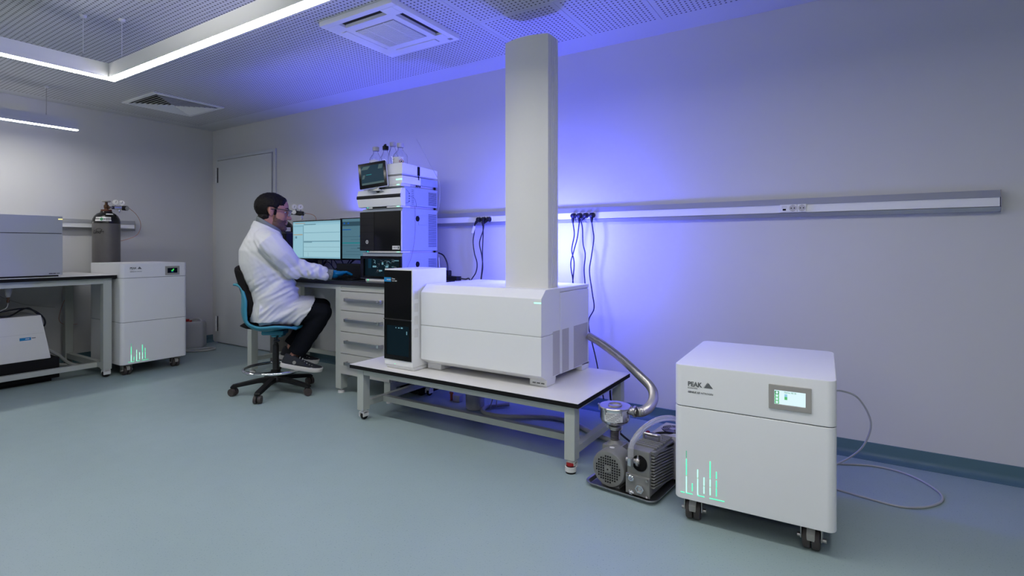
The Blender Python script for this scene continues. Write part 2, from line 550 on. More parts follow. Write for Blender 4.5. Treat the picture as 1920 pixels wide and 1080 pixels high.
# ================================================================ WALL TRUNKING
def trunking(name, label, length, loc, rotz, sockets, plugsets):
    t = thing(name, label, 'trunking', loc, rotz)
    # local: runs along +x, wall at y=0, room towards -y, z from 0 to 0.098
    h, d = .098, .052
    obj('upper_rail', MB().prism([(0, h), (0, h - .030), (-d, h - .034), (-d + .014, h)], 'x', 0, length, .001, 1), 'alu2', t)
    obj('lower_rail', MB().prism([(0, 0), (-d + .014, 0), (-d, .020), (0, .024)], 'x', 0, length, .001, 1), 'alu2', t)
    obj('cover_strip', MB().box(.003, -d + .006, .0225, length - .003, -.002, h - .0325), 'white', t)
    obj('end_cap', MB().prism([(0, -.001), (-d + .013, -.001), (-d - .001, .020), (-d - .001, h - .034), (-d + .013, h + .001), (0, h + .001)], 'x', length, length + .004), 'greyplastic', t)
    for kind, x in sockets:
        s = obj('socket' if kind == 's' else 'data_port', MB().box(-.021, -.006, -.021, .021, .004, .021, .002), 'white', t, (x, -d + .006, .046))
        if kind == 's':
            mb = MB().use('white2').lathe([(.0190, -.0055), (.0190, -.0078), (.0165, -.0078), (.0165, -.0062)], n=24, axis='y', caps=False).use('ventgrey').cyl((0, -.0050, 0), (0, -.0066, 0), .0168, n=24)
            mb.use('blackmat').cyl((-.0075, .0, 0), (-.0075, -.0072, 0), .0032, n=10).cyl((.0075, .0, 0), (.0075, -.0072, 0), .0032, n=10)
            mb.use('alu').box(-.003, -.0082, -.0175, .003, .0, -.0145).box(-.003, -.0082, .0145, .003, .0, .0175)
            obj('contact_well', mb, None, s)
        else:
            obj('port_opening', MB().box(-.008, -.0068, -.012, .008, -.004, -.002), 'blackmat', s)
            obj('port_flap', MB().box(-.012, -.0075, .000, .012, -.004, .014, .001), 'white2', s)
    return t
SOCK = [('d', -.266 + 4.0), ('s', -.225 + 4.0), ('s', -.182 + 4.0)]
SOCK += [('s', x + 4.0) for x in (-1.52, -1.475, -1.43, -1.385)]
SOCK += [('s', x + 4.0) for x in (-2.30, -2.255, -2.21)]
trunking('wall_trunking', 'long aluminium socket trunking running along the back wall behind the instruments', 4.0 + .611, (-4.0, YB, 1.243), 0, SOCK, None)
trunking('wall_trunking', 'short aluminium trunking on the left wall behind the tall gas cylinder', 3.45, (XL, -1.0, 1.243), PI / 2, [], None)

# power plugs with their leads
def plug(x, z, path, label, ang=0.0, name='power_plug', tagw=False):
    t = thing(name, label, 'plug', (x, YB - .053, z), 0, None)
    mb = MB().cyl((0, .006, 0), (0, -.026, 0), .0185, .0165, 20).ball((0, -.026, 0), (.016, .007, .016), n=10)
    e = Vector((math.sin(ang), 0, -math.cos(ang)))
    mb.sweep([Vector((0, -.018, 0)), Vector((0, -.021, 0)) + e * .022, Vector((0, -.020, 0)) + e * .048], [.0115, .0105, .0062], 12)
    obj('plug_head', mb, 'black', t)
    p0 = Vector((0, -.020, 0)) + e * .046
    pts = [p0] + [Vector((px - x, py - (YB - .053), pz - z)) for px, py, pz in path]
    obj('power_cord', MB().tube(pts, .0042, 8, 8), 'cable', t)
    if tagw:
        a, b = pts[0] + Vector((-.004, -.001, -.012)), pts[0] + Vector((-.022, -.001, -.062))
        obj('cable_tag', MB().sweep([a, b], [.012, .012], 4), 'paper', t)
    return t
z0 = 1.288
plug(-1.52, z0, [(-1.512, 3.18, 1.16), (-1.528, 3.175, 1.06), (-1.508, 3.17, .97), (-1.520, 3.17, .80), (-1.50, 3.14, .55)], 'black power plug in the trunking, leftmost of the four right of the white tower')
plug(-1.475, z0, [(-1.490, 3.18, 1.14), (-1.512, 3.165, 1.04), (-1.528, 3.16, .96), (-1.508, 3.16, .80), (-1.52, 3.14, .55)], 'black power plug whose lead crosses its left neighbour beside the white tower', .02)
plug(-1.43, z0, [(-1.452, 3.18, 1.20), (-1.448, 3.18, 1.10), (-1.430, 3.175, 1.03), (-1.436, 3.17, .93), (-1.424, 3.16, .80), (-1.42, 3.13, .5)], 'black power plug with its cord leaving sideways, third of the four right of the tower', -.75)
plug(-1.385, z0, [(-1.378, 3.18, 1.19), (-1.372, 3.18, 1.13), (-1.388, 3.18, 1.02), (-1.402, 3.18, .92), (-1.378, 3.17, .78), (-1.362, 3.16, .68), (-1.392, 3.14, .58), (-1.33, 3.12, .36), (-1.27, 3.1, .12)], 'black power plug with the long lead hanging past the instrument table, rightmost of the four')
plug(-2.30, z0 - .004, [(-2.345, 3.19, 1.19), (-2.352, 3.185, 1.12), (-2.335, 3.18, 1.03), (-2.312, 3.18, .96), (-2.315, 3.17, .89), (-2.36, 3.15, .80), (-2.4, 3.14, .6)], 'black power plug with a white tag on its lead, left of the white tower', -.7, tagw=True)
plug(-2.255, z0 - .004, [(-2.256, 3.18, 1.17), (-2.262, 3.18, 1.05), (-2.262, 3.18, .95), (-2.272, 3.17, .82), (-2.29, 3.14, .6)], 'black power plug with a straight lead, middle of the three left of the tower')
plug(-2.21, z0 - .004, [(-2.250, 3.17, 1.20), (-2.285, 3.175, 1.11), (-2.262, 3.17, 1.02), (-2.252, 3.17, .93), (-2.262, 3.16, .82), (-2.27, 3.13, .6)], 'black power plug with its lead pulled sideways, nearest the tower on its left', -.9)

# ================================================================ CEILING FITTINGS
def pendant(name, label, arms, cables, loc, skin='lampwhite', wire='lampwhite'):
    t = thing(name, label, 'pendant light', loc)
    hw, h = .0235, .087
    for (a, b, ex) in arms:
        a, b = Vector(a), Vector(b)
        d = (b - a).normalized()
        n = Vector((-d.y, d.x, 0))
        mtx = Matrix((( d.x, n.x, 0, a.x), (d.y, n.y, 0, a.y), (0, 0, 1, 0), (0, 0, 0, 1)))
        L = (b - a).length
        mb = MB()
        mb.box(-ex[0], -hw, .004, L + ex[1], -hw + .003, h, mtx=mtx).box(-ex[0], hw - .003, .004, L + ex[1], hw, h, mtx=mtx)
        mb.box(-ex[0], -hw + .003, h - .004, L + ex[1], hw - .003, h - .001, mtx=mtx)
        mb.box(-ex[0] , -hw + .003, .012, -ex[0] + .003, hw - .003, h - .004, mtx=mtx).box(L + ex[1] - .003, -hw + .003, .012, L + ex[1], hw - .003, h - .004, mtx=mtx)
        obj('housing', mb, skin, t)
        obj('diffuser', MB().box(-ex[0], -hw + .0005, .0, L + ex[1], hw - .0005, .008, mtx=mtx), 'diffuser', t)
    for (x, y, top) in cables:
        obj('suspension_cable', MB().cyl((x, y, h), (x, y, top), .0018, n=6), wire, t)
        obj('cable_gripper', MB().cyl((x, y, h - .001), (x, y, h + .022), .0045, .003, n=10), 'alu', t)
        obj('ceiling_rose', MB().cyl((x, y, top - .012), (x, y, top + .0), .014, .018, n=14), 'lampwhite', t)
    return t
PZ = 2.07
hw = .0235
x0, x1, y0, y1 = -3.666, .35, -1.6, 1.366
pl = pendant('pendant_light', 'large white angular pendant with a glowing underside hung over the room centre',
        [((x0, y1, 0), (x1, y1, 0), (hw, hw)), ((x0, y1 - hw, 0), (x0, .62, 0), (0, 0)), ((x1, y1 - hw, 0), (x1, y0 + hw, 0), (0, 0)), ((x0 + 1.1, y0, 0), (x1, y0, 0), (hw, hw))],  # right and front arms are out of view, added to light the room
        [(x0 + .02, y1 - .145, ZC - PZ - .006), (x0 + .145, y1 - .004, ZC - PZ - .006), (-1.0, y1, ZC - PZ - .006), (x1, .2, ZC - PZ - .006), (x0, .75, ZC - PZ - .006), (x0 + 1.3, y0, ZC - PZ - .006)], (0, 0, PZ))
obj('feed_wire', MB().tube([(x0, y1 - .33, .087), (x0 + .005, y1 - .36, .11), (x0 + .01, y1 - .40, .135)], .0012, 6), 'tube', pl)
pl2 = pendant('pendant_light', 'straight slim pendant glowing over the left table near the left wall',
        [((-5.51, 1.805, 0), (-5.51, -1.6, 0), (0, 0))], [(-5.51, 1.60, ZC - PZ - .006), (-5.51, -1.3, ZC - PZ - .006)], (0, 0, PZ), 'wall', 'greyplastic')

# ceiling cassette air conditioner
ac = thing('ceiling_cassette', 'square white air conditioning cassette with four outlets set in the ceiling', 'air conditioner', (-2.295, 2.283, ZC - .006))
S = .292
ob = .205
mb = MB()
# frame plate with slots: built from strips
g0, g1 = .200, .252
mb.box(-S, -S, -.030, S, -g1, 0, .003).box(-S, g1, -.030, S, S, 0, .003).box(-S, -g1, -.030, -g1, g1, 0, .003).box(g1, -g1, -.030, S, g1, 0, .003)
mb.box(-g0, -g0, -.030, g0, g0, -.002)
for sx in (-1, 1):
    for sy in (-1, 1):
        for (ua, ub, va_, vb_) in ((.168, g1, g0, g1), (g0, g1, .168, g0)):
            mb.box(min(sx * ua, sx * ub), min(sy * va_, sy * vb_), -.030, max(sx * ua, sx * ub), max(sy * va_, sy * vb_), -.001)
obj('fascia', mb, 'white', ac)
for k in range(4):
    a = k * PI / 2
    rm = Matrix.Rotation(a, 4, 'Z')
    obj('outlet_well', MB().box(-.168, g0, -.014, .168, g1, -.002, mtx=rm), 'ac_dark', ac)
    fl = MB()
    if k in (2, 3):
        fl.box(-.163, g0 + .003, -.034, .163, g0 + .0055, -.012, .001, mtx=rm)
    else:
        fl.box(-.163, g0 + .004, -.0335, .163, g1 - .004, -.027, .002, mtx=rm)
    obj('outlet_flap', fl, 'white', ac)
gr = obj('intake_grille', MB().box(-.155, -.140, -.0335, .155, .140, -.0295, .001), 'acgrey', ac)
for k in range(24):
    y = -.134 + k * .0116
    obj('grille_slat', MB().box(-.150, y, -.0365, .150, y + .0055, -.033), 'white', gr, wn=False)
for x in (-.075, .075):
    obj('grille_rib', MB().box(x - .002, -.138, -.038, x + .002, .138, -.033), 'white', gr, wn=False)
obj('status_window', MB().box(.235, .05 + .19, -.0315, .262, .05 + .215, -.029), 'greyplastic', ac)

# four-way louvred diffuser
df = thing('air_diffuser', 'square four way louvred air diffuser in the ceiling corner above the left wall', 'air vent', (-5.215, 2.43, ZC - .006))
obj('diffuser_frame', MB().box(-.30, -.30, -.012, .30, -.262, 0, .002).box(-.30, .262, -.012, .30, .30, 0, .002).box(-.30, -.262, -.012, -.262, .262, 0, .002).box(.262, -.262, -.012, .30, .262, 0, .002), 'white', df)
obj('diffuser_backing', MB().box(-.262, -.262, -.0015, .262, .262, -.0005), 'ac_dark', df)
for q in range(4):
    rm = Matrix.Rotation(q * PI / 2, 4, 'Z')
    for k in range(8):
        y = -.256 + k * .031
        w = abs(y) - .004
        mb = MB()
        blade = Matrix.Translation((0, y + .012, -.010)) @ Matrix.Rotation(R(38), 4, 'X')
        mb.prism([(-w, -.013), (w, -.013), (w - .024, .013), (-w + .024, .013)], 'z', -.001, .001, mtx=rm @ blade)
        obj('louvre', mb, 'white', df, wn=False)

# ================================================================ CASTORS
def swivel_castor(parent, loc, rot, wheel_r=.042, top=.11, k=1.0):
    """twin-wheel furniture castor: plate, fork, brake pedal, two wheels"""
    c = obj('castor', MB().use('steel').box(-.038, -.038, top - .006, .038, .038, top, .002)
            .box(-.034, -.030, wheel_r, -.030, .016, top - .004, .001).box(.030, -.030, wheel_r, .034, .016, top - .004, .001)
            .box(-.034, -.012, top - .020, .034, .012, top - .004, .001)
            .cyl((-.043, -.006, wheel_r), (.043, -.006, wheel_r), .005, n=10)
            .cyl((-.046, -.006, wheel_r), (-.034, -.006, wheel_r), .008, n=10).cyl((.034, -.006, wheel_r), (.046, -.006, wheel_r), .008, n=10), None, parent, loc, (0, 0, rot))
    for s in (-1, 1):
        obj('wheel', MB().lathe([(wheel_r * .55, s * .003), (wheel_r * .93, s * .003), (wheel_r, s * .007), (wheel_r, s * .022), (wheel_r * .9, s * .027), (wheel_r * .5, s * .027)], (0, -.006, wheel_r), 24, 'x'), 'rubber', c)
    obj('brake_pedal', MB().prism([(-.048, wheel_r + .004), (-.052, wheel_r + .03), (-.030, top - .008), (-.016, top - .008), (-.040, wheel_r + .028)], 'x', -.013, .013, .002, 1), 'greyplastic', c)
    return c

# ================================================================ NITROGEN GENERATORS
BARS = [(222, 135, 195, 2), (222, 205, 340, 0), (222, 352, 490, 1), (274, 412, 475, 0), (322, 298, 362, 1), (322, 375, 510, 1), (377, 365, 430, 1), (377, 440, 498, 1),
        (430, 232, 372, 0), (430, 382, 440, 1), (430, 450, 510, 1), (483, 320, 375, 0), (483, 392, 450, 0), (483, 460, 520, 0)]
DASH = [(170, 205), (222, 275), (322, 380), (425, 550)]
def generator(label, loc, rotz, w, d, zs, screen, sname, logo, bars):
    t = thing('nitrogen_generator', label, 'gas generator', loc, rotz)
    r = .030
    g = .0013
    ns = len(zs) - 1
    for i in range(ns):
        a, b = zs[i] + (g if i else 0), zs[i + 1] - (g if i < ns - 1 else 0)
        nm = 'top_cover' if i == ns - 1 else 'body_panel'
        obj(nm, MB().prism(rrect(0, 0, w, d, r, 7, (1, 1, 1, 1)), 'z', a, b, .0035, 2), 'white', t)
    obj('inner_core', MB().prism(rrect(.004, .004, w - .004, d - .004, r - .003, 5), 'z', zs[0] + .01, zs[-1] - .02), 'seam', t)
    obj('rear_panel', B(.03, d - .03, zs[0] + .02, w + .003, d + .006, zs[-1] - .06, .002), 'greyplastic', t)
    obj('chassis', B(.03, .03, zs[0] - .008, w - .03, d - .03, zs[0] + .02), 'dark', t)
    sx0, sx1, sz0, sz1, m = screen
    bz = MB()
    bz.box(sx0, -.006, sz0, sx1, .004, sz0 + m, .0015).box(sx0, -.006, sz1 - m, sx1, .004, sz1, .0015)
    bz.box(sx0, -.006, sz0 + m - .001, sx0 + m, .004, sz1 - m + .001, .0015).box(sx1 - m, -.006, sz0 + m - .001, sx1, .004, sz1 - m + .001, .0015)
    bez = obj('display_bezel', bz, 'greyplastic', t)
    X0, X1, Z0, Z1 = sx0 + m, sx1 - m, sz0 + m, sz1 - m
    sc = MB()
    def rect(mat_, u0, v0, u1, v1, y):
        sc.use(mat_).box(X0 + (X1 - X0) * u0, y, Z0 + (Z1 - Z0) * v0, X0 + (X1 - X0) * u1, .003, Z0 + (Z1 - Z0) * v1)
    if sname == 'white':
        rect('scr_white', 0, 0, 1, 1, -.0020)
        for k in range(4):
            rect('scr_dgreen' if k == 3 else 'scr_green', .01, .02 + k * .23, .155, .235 + k * .23, -.0024)
        for k in range(4):
            cx, cz = X0 + (X1 - X0) * .085, Z0 + (Z1 - Z0) * (.13 + k * .23)
            sc.use('scr_white').cyl((cx, -.0029, cz), (cx, -.0021, cz), .0042, n=12)
        rect('scr_sky', .33, .56, .42, .76, -.0024)
        rect('scr_green', .33, .36, .42, .57, -.0026)
    else:
        rect('scr_black', 0, 0, 1, 1, -.0020)
        cx, cz = X0 + (X1 - X0) * .53, Z0 + (Z1 - Z0) * .55
        sc.use('scr_leaf').ball((cx + .004, -.0024, cz + .003), (.0055, .0006, .011), Matrix.Rotation(R(35), 3, 'Y'), 8)
        sc.ball((cx - .007, -.0024, cz - .004), (.0035, .0006, .006), Matrix.Rotation(R(-50), 3, 'Y'), 8)
        rect('scr_leaf', .49, .34, .53, .55, -.0023)
        rect('scr_cyan', .38, .22, .62, .27, -.0023)
    so = obj('screen', sc, None, bez, wn=False)
    if sname == 'white':
        text('Genius XE 35', .0068, 'scr_dgreen', bez, (X0 + (X1 - X0) * .32, -.0026, Z1 - .008), FRONT, name='screen_text')
    lx, lz, k = logo
    text('PEAK', .024 * k, 'printgrey', t, (lx, -.0004, lz), FRONT, bold=.0009 * k, width=.053 * k)
    tri = MB().prism([(lx + .060 * k, lz - .001), (lx + .0765 * k, lz + .0195 * k), (lx + .093 * k, lz - .001)], 'y', -.0008, .001)
    obj('logo_triangle', tri, 'printgrey', t)
    for j in range(3):
        obj('logo_stripe', MB().prism([(lx + (.058 + j * .004) * k, lz - .0005), (lx + (.059 + j * .004) * k, lz + .0), (lx + (.0745) * k, lz + .0205 * k), (lx + .0735 * k, lz + .0205 * k)], 'y', -.0010, .001), 'printgrey', t)
    text('SCIENTIFIC', .0072 * k, 'printgrey', t, (lx, -.0004, lz - .0095 * k), FRONT, space=1.3, width=.036 * k)
    text('GENIUS XE', .0095 * k, 'printgrey', t, (lx, -.0004, lz - .026 * k), FRONT, bold=.0003, shear=.2, width=.045 * k)
    text('NITROGEN', .0095 * k, 'printgrey', t, (lx + .048 * k, -.0004, lz - .026 * k), FRONT, shear=.2, width=.045 * k)
    bx, bz0, bk = bars
    for (zx, a, b, c) in BARS:
        x = bx + (zx - 170) * .213 * .00198 * bk
        base = 490 + (zx - 222) * .22
        z1, z0_ = bz0 + (base - a) * .213 * .00217 * bk, bz0 + (base - b) * .213 * .00217 * bk
        obj('light_bar', B(x - .0014, -.0012, z0_, x + .0014, .002, z1), ('ledgreen', 'ledgreen2', 'ledgreen3')[c], t, wn=False)
    for (a, b) in DASH:
        xa, xb = bx + (a - 170) * .213 * .00198 * bk, bx + (b - 170) * .213 * .00198 * bk
        obj('light_bar', B(xa, -.0012, bz0 - .0015, xb, .002, bz0 + .0008), 'ledgreen', t, wn=False)
    for sx in (0, 1):
        for sy in (0, 1):
            swivel_castor(t, (.062 if not sx else w - .075, .07 if not sy else d - .07, 0), R((3, -4, 178, 170)[sx + 2 * sy]), .038, zs[0] - .002)
    return t
g1 = generator('white nitrogen generator with a lit white display, in the right foreground', (-.560, 2.088, 0), R(1.5), .545, .60, [.097, .459, .620],
          (.336, .470, .500, .586, .018), 'white', (.052, .541, 1.0), (.025, .123, 1.0))
obj('top_sticker', B(.45, .585, .50, .50, .6015, .6135), 'orange', g1)
g2 = generator('tall white three section nitrogen generator with a black display, between left table and door', (-5.06, 1.950, 0), PI / 2, .520, .62, [.093, .447, .818, .940],
          (.336, .452, .832, .910, .017), 'black', (.065, .893, .95), (.054, .113, .95))

# ================================================================ LOW INSTRUMENT TABLE
TZ = .346
tb = thing('instrument_table', 'low white topped table on castors carrying the big white spectrometer', 'table', (-2.612, 2.238, 0))
TL, TD = 1.567, .71
obj('tabletop', B(0, 0, TZ - .003, TL, TD, TZ, .001, 1), 'laminate', tb)
obj('edge_core', B(0, 0, TZ - .024, TL, TD, TZ - .003), 'blackmat', tb)
LG = .055
lx = (.045, TL - .027 - LG)
ly = (.020, TD - .02 - LG)
for ix, x in enumerate(lx):
    for iy, y in enumerate(ly):
        obj('leg', B(x, y, .062, x + LG, y + LG, TZ - .024, .002, 1), 'frame', tb)
        c = obj('castor', MB().use('white2').cyl((x + LG / 2, y + LG / 2, .052), (x + LG / 2, y + LG / 2, .062), .020, n=16)
                .box(x + .006, y + .008, .020, x + .014, y + LG - .002, .052, .003).box(x + LG - .014, y + .008, .020, x + LG - .006, y + LG - .002, .052, .003)
                .box(x + .006, y + .010, .040, x + LG - .006, y + LG - .01, .054, .004), None, tb)
        obj('wheel', MB().lathe([(.008, -.011), (.021, -.011), (.024, -.007), (.024, .007), (.021, .011), (.008, .011)], (x + LG / 2, y + LG * .62, .024), 20, 'x'), 'black', c)
        if ix == 1 and iy == 0:
            obj('adjusting_ring', MB().use('redplastic').cyl((x + LG / 2, y + .016, .036), (x + LG / 2, y + .016, .048), .021, n=12).use('black').cyl((x + LG / 2, y + .016, .032), (x + LG / 2, y + .016, .036), .023, n=16).use('white2').cyl((x + LG / 2, y + .016, .010), (x + LG / 2, y + .016, .032), .028, n=20).use('black').cyl((x + LG / 2, y + .016, .0), (x + LG / 2, y + .016, .010), .024, n=20), None, c)
for y in (ly[0], ly[1] + LG - .03):
    obj('apron', B(lx[0] + LG, y + .002, TZ - .060, lx[1], y + .028, TZ - .024, .001, 1), 'frame', tb)
for x in lx:
    obj('apron', B(x + .012, ly[0] + LG, TZ - .060, x + .040, ly[1], TZ - .024, .001, 1), 'frame', tb)
    obj('side_stretcher', B(x + .010, ly[0] + LG, .080, x + .045, ly[1], .116, .001, 1), 'frame', tb)
obj('long_stretcher', B(lx[0] + .045, ly[0] + .175, .080, lx[1] + .010, ly[0] + .210, .115, .001, 1), 'frame', tb)

# ================================================================ MASS SPECTROMETER
ms = thing('mass_spectrometer', 'large white mass spectrometer with a tall tower standing on the low table', 'instrument', (-2.125, 2.354, TZ))
MW = .820
# local frame: x 0..MW, y 0 = front face, z from the tabletop
ZF0, ZF1, ZT = .067, .466, .510
def msprof(y0, z0, z1, cut):
    return None
front_up = [(0, .2706), (0, ZF1), (.050, ZT), (.21, ZT), (.21, .2706)]
front_lo = [(0, .2686), (.21, .2686), (.21, .040), (.062, .033), (0, ZF0)]
obj('upper_cover', MB().prism(front_up, 'x', 0, MW, .003, 2), 'white', ms)
obj('lower_cover', MB().prism(front_lo, 'x', 0, MW, .003, 2), 'white', ms)
obj('core', MB().prism([(.006, .08), (.006, .455), (.060, ZT - .010), (.59, ZT - .012), (.59, .05), (.08, .046)], 'x', .01, MW - .006), 'ventgrey', ms)
obj('side_cover', MB().prism([(.214, .038), (.214, ZT - .026), (.594, ZT - .026), (.594, .028)], 'x', 0, MW, .002, 1), 'white', ms)
obj('top_cover', MB().box(0, .214, ZT - .022, MW, .596, ZT, .003), 'white', ms)
for (y0, y1, za, zb) in ((.127, .206, .045, .281), (.236, .318, .042, .279), (.384, .575, .040, .279)):
    obj('side_vent', B(MW - .002, y0, za, MW + .0012, y1, zb), 'ventgrey', ms)
for x in (.0, MW - .105):
    for (y0, y1) in ((.066, .150), (.50, .59)):
        obj('foot', MB().prism([(y0 - .004, .0), (y1 + .004, .0), (y1 + .016, .040), (y0 - .005, .040)], 'x', x, x + .105, .003, 1), 'white', ms)
obj('status_light', B(MW - .042, -.0012, .442, MW - .001, .002, .4475), 'ledgreen2', ms)
for k in range(3):
    obj('foot_print', B(MW - .085 + k * .026, .0575, .014, MW - .067 + k * .026, .0605, .019), 'printgrey', ms, wn=False)
# tower: bowed front, flat fluted right flank
bow = [(.505 + .275 * k / 14, .152 - .034 * math.sin(PI * (k + .6) / 15.2)) for k in range(15)]
tw = [(.560, .300), (.525, .280), (.505, .245), (.499, .205), (.501, .168)] + bow + [(.782, .158)]
y = .164
while y < .235:
    tw += [(.784, y), (.784, y + .012), (.779, y + .014), (.779, y + .018)]
    y += .0205
tw += [(.784, .252), (.772, .280), (.735, .300)]
obj('tower', MB().prism(tw, 'z', ZT, 2.236 - TZ, .0, 1), 'tower', ms)

# front source module with black glass doors
sm = obj('source_module', MB().prism([(-.061, .022), (-.061, .602), (.25, .602), (.25, .022)], 'x', -.238, 0.004 - .012, .004, 2), 'white', ms)
obj('module_base', MB().prism([(-.045, 0), (-.055, .022), (.16, .022), (.16, 0)], 'x', -.236, -.012, .003, 1), 'white', sm)
obj('glass_door', B(-.4985 + .262, -.066, .302, -.245 + .228, -.058, .590 + .004, .0015), 'blackgloss', sm, label='upper black glass door')
lowd = MB().use('blackgloss').box(-.2365, -.066, .057, -.2165, -.058, .296, .001).box(-.035, -.066, .057, -.017, -.058, .296, .001).box(-.2165, -.066, .057, -.035, -.058, .085, .001).box(-.2165, -.066, .262, -.035, -.058, .296, .001)
ld = obj('window_door', lowd, None, sm, label='lower black door with a smoked window')
obj('door_rail', MB().cyl((-.236, -.067, .299), (-.018, -.067, .299), .004, n=10), 'black', sm)
obj('window_pane', B(-.2165, -.0625, .085, -.035, -.0605, .262), 'oven_glow', ld)
for (u, v, a, b) in ((.55, .93, .012, .006), (.68, .935, .016, .008), (.90, .78, .006, .02), (.42, .93, .008, .005)):
    x, z = -.2165 + .1815 * u, .085 + .177 * v
    obj('inner_fitting', MB().box(x - a / 2, -.0645, z - b / 2, x + a / 2, -.0625, z + b / 2, .0008, 1), 'fitting_glow', ld, wn=False)
bl = obj('brand_label', B(-.2362, -.0668, .524, -.178, -.0655, .550), 'bluelabel', sm)
text('SCIEX', .0105, 'printwhite', bl, (-.206, -.0669, .533), FRONT, bold=.0002)
obj('label_mark', B(-.2125, -.0672, .533, -.2085, -.0665, .541), 'printwhite', bl)
text('Zeno', .012, 'printwhite', sm, (-.172, -.0662, .539), FRONT, name='model_lettering')
text('TOF 7600', .010, 'printwhite', sm, (-.172, -.0662, .5265), FRONT, name='model_lettering')
obj('ready_light', MB().cyl((-.150, -.0575, .012 + .02), (-.150, -.0625, .032), .002, n=10), 'ledgreen', sm)
for k in range(4):
    z = .20 + k * .075
    obj('side_latch', B(-.009, -.045, z, -.0065, -.015, z + .05, .001, 1), 'white2', sm)

# blue floodlight behind the tower
def floodlight(label, loc, rotz):
    t = thing('blue_floodlight', label, 'lamp', loc, rotz)
    obj('lamp_foot', MB().cyl((0, 0, 0), (0, 0, .008), .030, n=20), 'black', t)
    obj('lamp_post', MB().cyl((0, 0, .008), (0, 0, .20), .006, n=10), 'black', t)
    h = obj('lamp_head', B(-.035, -.014, .17, .035, .004, .25, .004), 'black', t)
    obj('lamp_lens', B(-.031, .004, .174, .031, .007, .246, .001), 'ledblue', h)
    return t
floodlight('blue floodlight hidden behind the white tower', (-1.62, 2.855, TZ + ZT), 0)
add_light('blue_source', 'POINT', (-1.62, 2.885, TZ + ZT + .225), BLUE_A, BLUE, shadow_soft_size=.06)

# ================================================================ LAB BENCH AND DRAWERS
BZ = .830
bn = thing('lab_bench', 'long lab bench with a black worktop along the back wall', 'bench', (-4.33, 2.574, 0))
BL, BD = 1.80, .62
obj('worktop', B(0, 0, BZ - .027, BL, BD, BZ, .003, 1), 'blacktop', bn)
lgx = (.015, 1.148, BL - .150)
for x in lgx:
    for y in (.020, BD - .08):
        l = obj('leg', B(x, y, .035, x + .06, y + .06, BZ - .027, .002, 1), 'frame', bn)
        obj('levelling_foot', MB().cyl((x + .03, y + .03, .0), (x + .03, y + .03, .020), .026, .023, 18).cyl((x + .03, y + .03, .018), (x + .03, y + .03, .037), .010, n=12), 'white2', l)
for y in (.022, BD - .062):
    obj('apron', B(.075, y, BZ - .062, 1.148, y + .03, BZ - .027, .001, 1).box(1.208, y, BZ - .062, BL - .150, y + .03, BZ - .027, .001, 1), 'frame', bn)
obj('rear_stretcher', B(.075, BD - .06, .10, 1.148, BD - .03, .135, .001, 1), 'frame', bn)
for x in lgx:
    obj('side_stretcher', B(x + .015, .08, .10, x + .045, BD - .08, .135, .001, 1), 'frame', bn)

dc = thing('drawer_cabinet', 'beige grey cabinet of four drawers under the black bench', 'cabinet', (-3.118, 2.586, 0))
CW = .505
obj('carcass', B(0, .012, .150, CW, .52, .772, .002, 1), 'drawer', dc)
obj('top_rail', B(0, 0, .760, CW, .012, .772, .001, 1), 'drawer', dc)
zsd = [.150, .302, .462, .616, .757]
for a, b in zip(zsd, zsd[1:]):
    dr = obj('drawer', B(.002, -.004, a + .002, CW - .002, .011, b - .002, .0015, 1), 'drawer', dc)
    zc = (a + b) / 2 + .012
    hb = MB().use('alu').box(.075, -.034, zc - .011, .435, -.024, zc + .011, .003)
    hb.use('greyplastic').box(.070, -.034, zc - .013, .088, -.004, zc + .013, .003)
    hb.use('chrome').box(.405, -.0355, zc - .012, .428, -.022, zc + .012, .003)
    hb.use('alu').box(.425, -.034, zc - .013, .445, -.004, zc + .013, .003)
    obj('handle', hb, None, dr)

# ================================================================ LC STACK
SX, SY, SW, SD = -2.995, 2.668, .405, .385
def side_vents(t, z0, z1, n, y0=.285, y1=.372):
    mb = MB()
    for k in range(n):
        z = z0 + (z1 - z0) * (k + .5) / n
        mb.box(SW - .002, y0, z - .0016, SW + .0022, y1, z + .0016)
    obj('cooling_slots', mb, 'dark', t, wn=False)['kind'] = 'stuff'
def tray_front(t, z0, z1, leds=True, blue=True):
    obj('leak_tray', B(.045, .006, z0, SW - .006, .10, z1, .002, 1), 'white2', t)
    obj('tray_side', B(.02, .03, z0, SW - .016, SD - .02, z1, .001, 1), 'ventgrey', t)
    if leds:
        obj('status_led', B(SW - .045, .0035, z0 + .35 * (z1 - z0), SW - .020, .007, z0 + .60 * (z1 - z0)), 'ledgreen2', t)
        obj('power_led', MB().cyl((.072, .0065, z0 + .6 * (z1 - z0)), (.072, .0030, z0 + .6 * (z1 - z0)), .004, n=12), 'ledgreen', t)
    if blue:
        obj('brand_tab', B(.050, .0035, z0 + .005, .082, .007, z0 + .013), 'bluelabel', t)
    obj('rear_corner', B(SW - .006, SD - .035, z0, SW + .001, SD - .018, z1), 'blackmat', t)
def knob(t, z, y=.165):
    obj('side_latch', MB().lathe([(.020, SW - .004), (.020, SW + .004), (.016, SW + .006)], (0, y, z), 20, 'x'), 'blackmat', t)
    obj('latch_plate', B(SW - .003, y + .010, z - .045, SW + .004, y + .105, z + .028, .002, 1), 'modside', t)

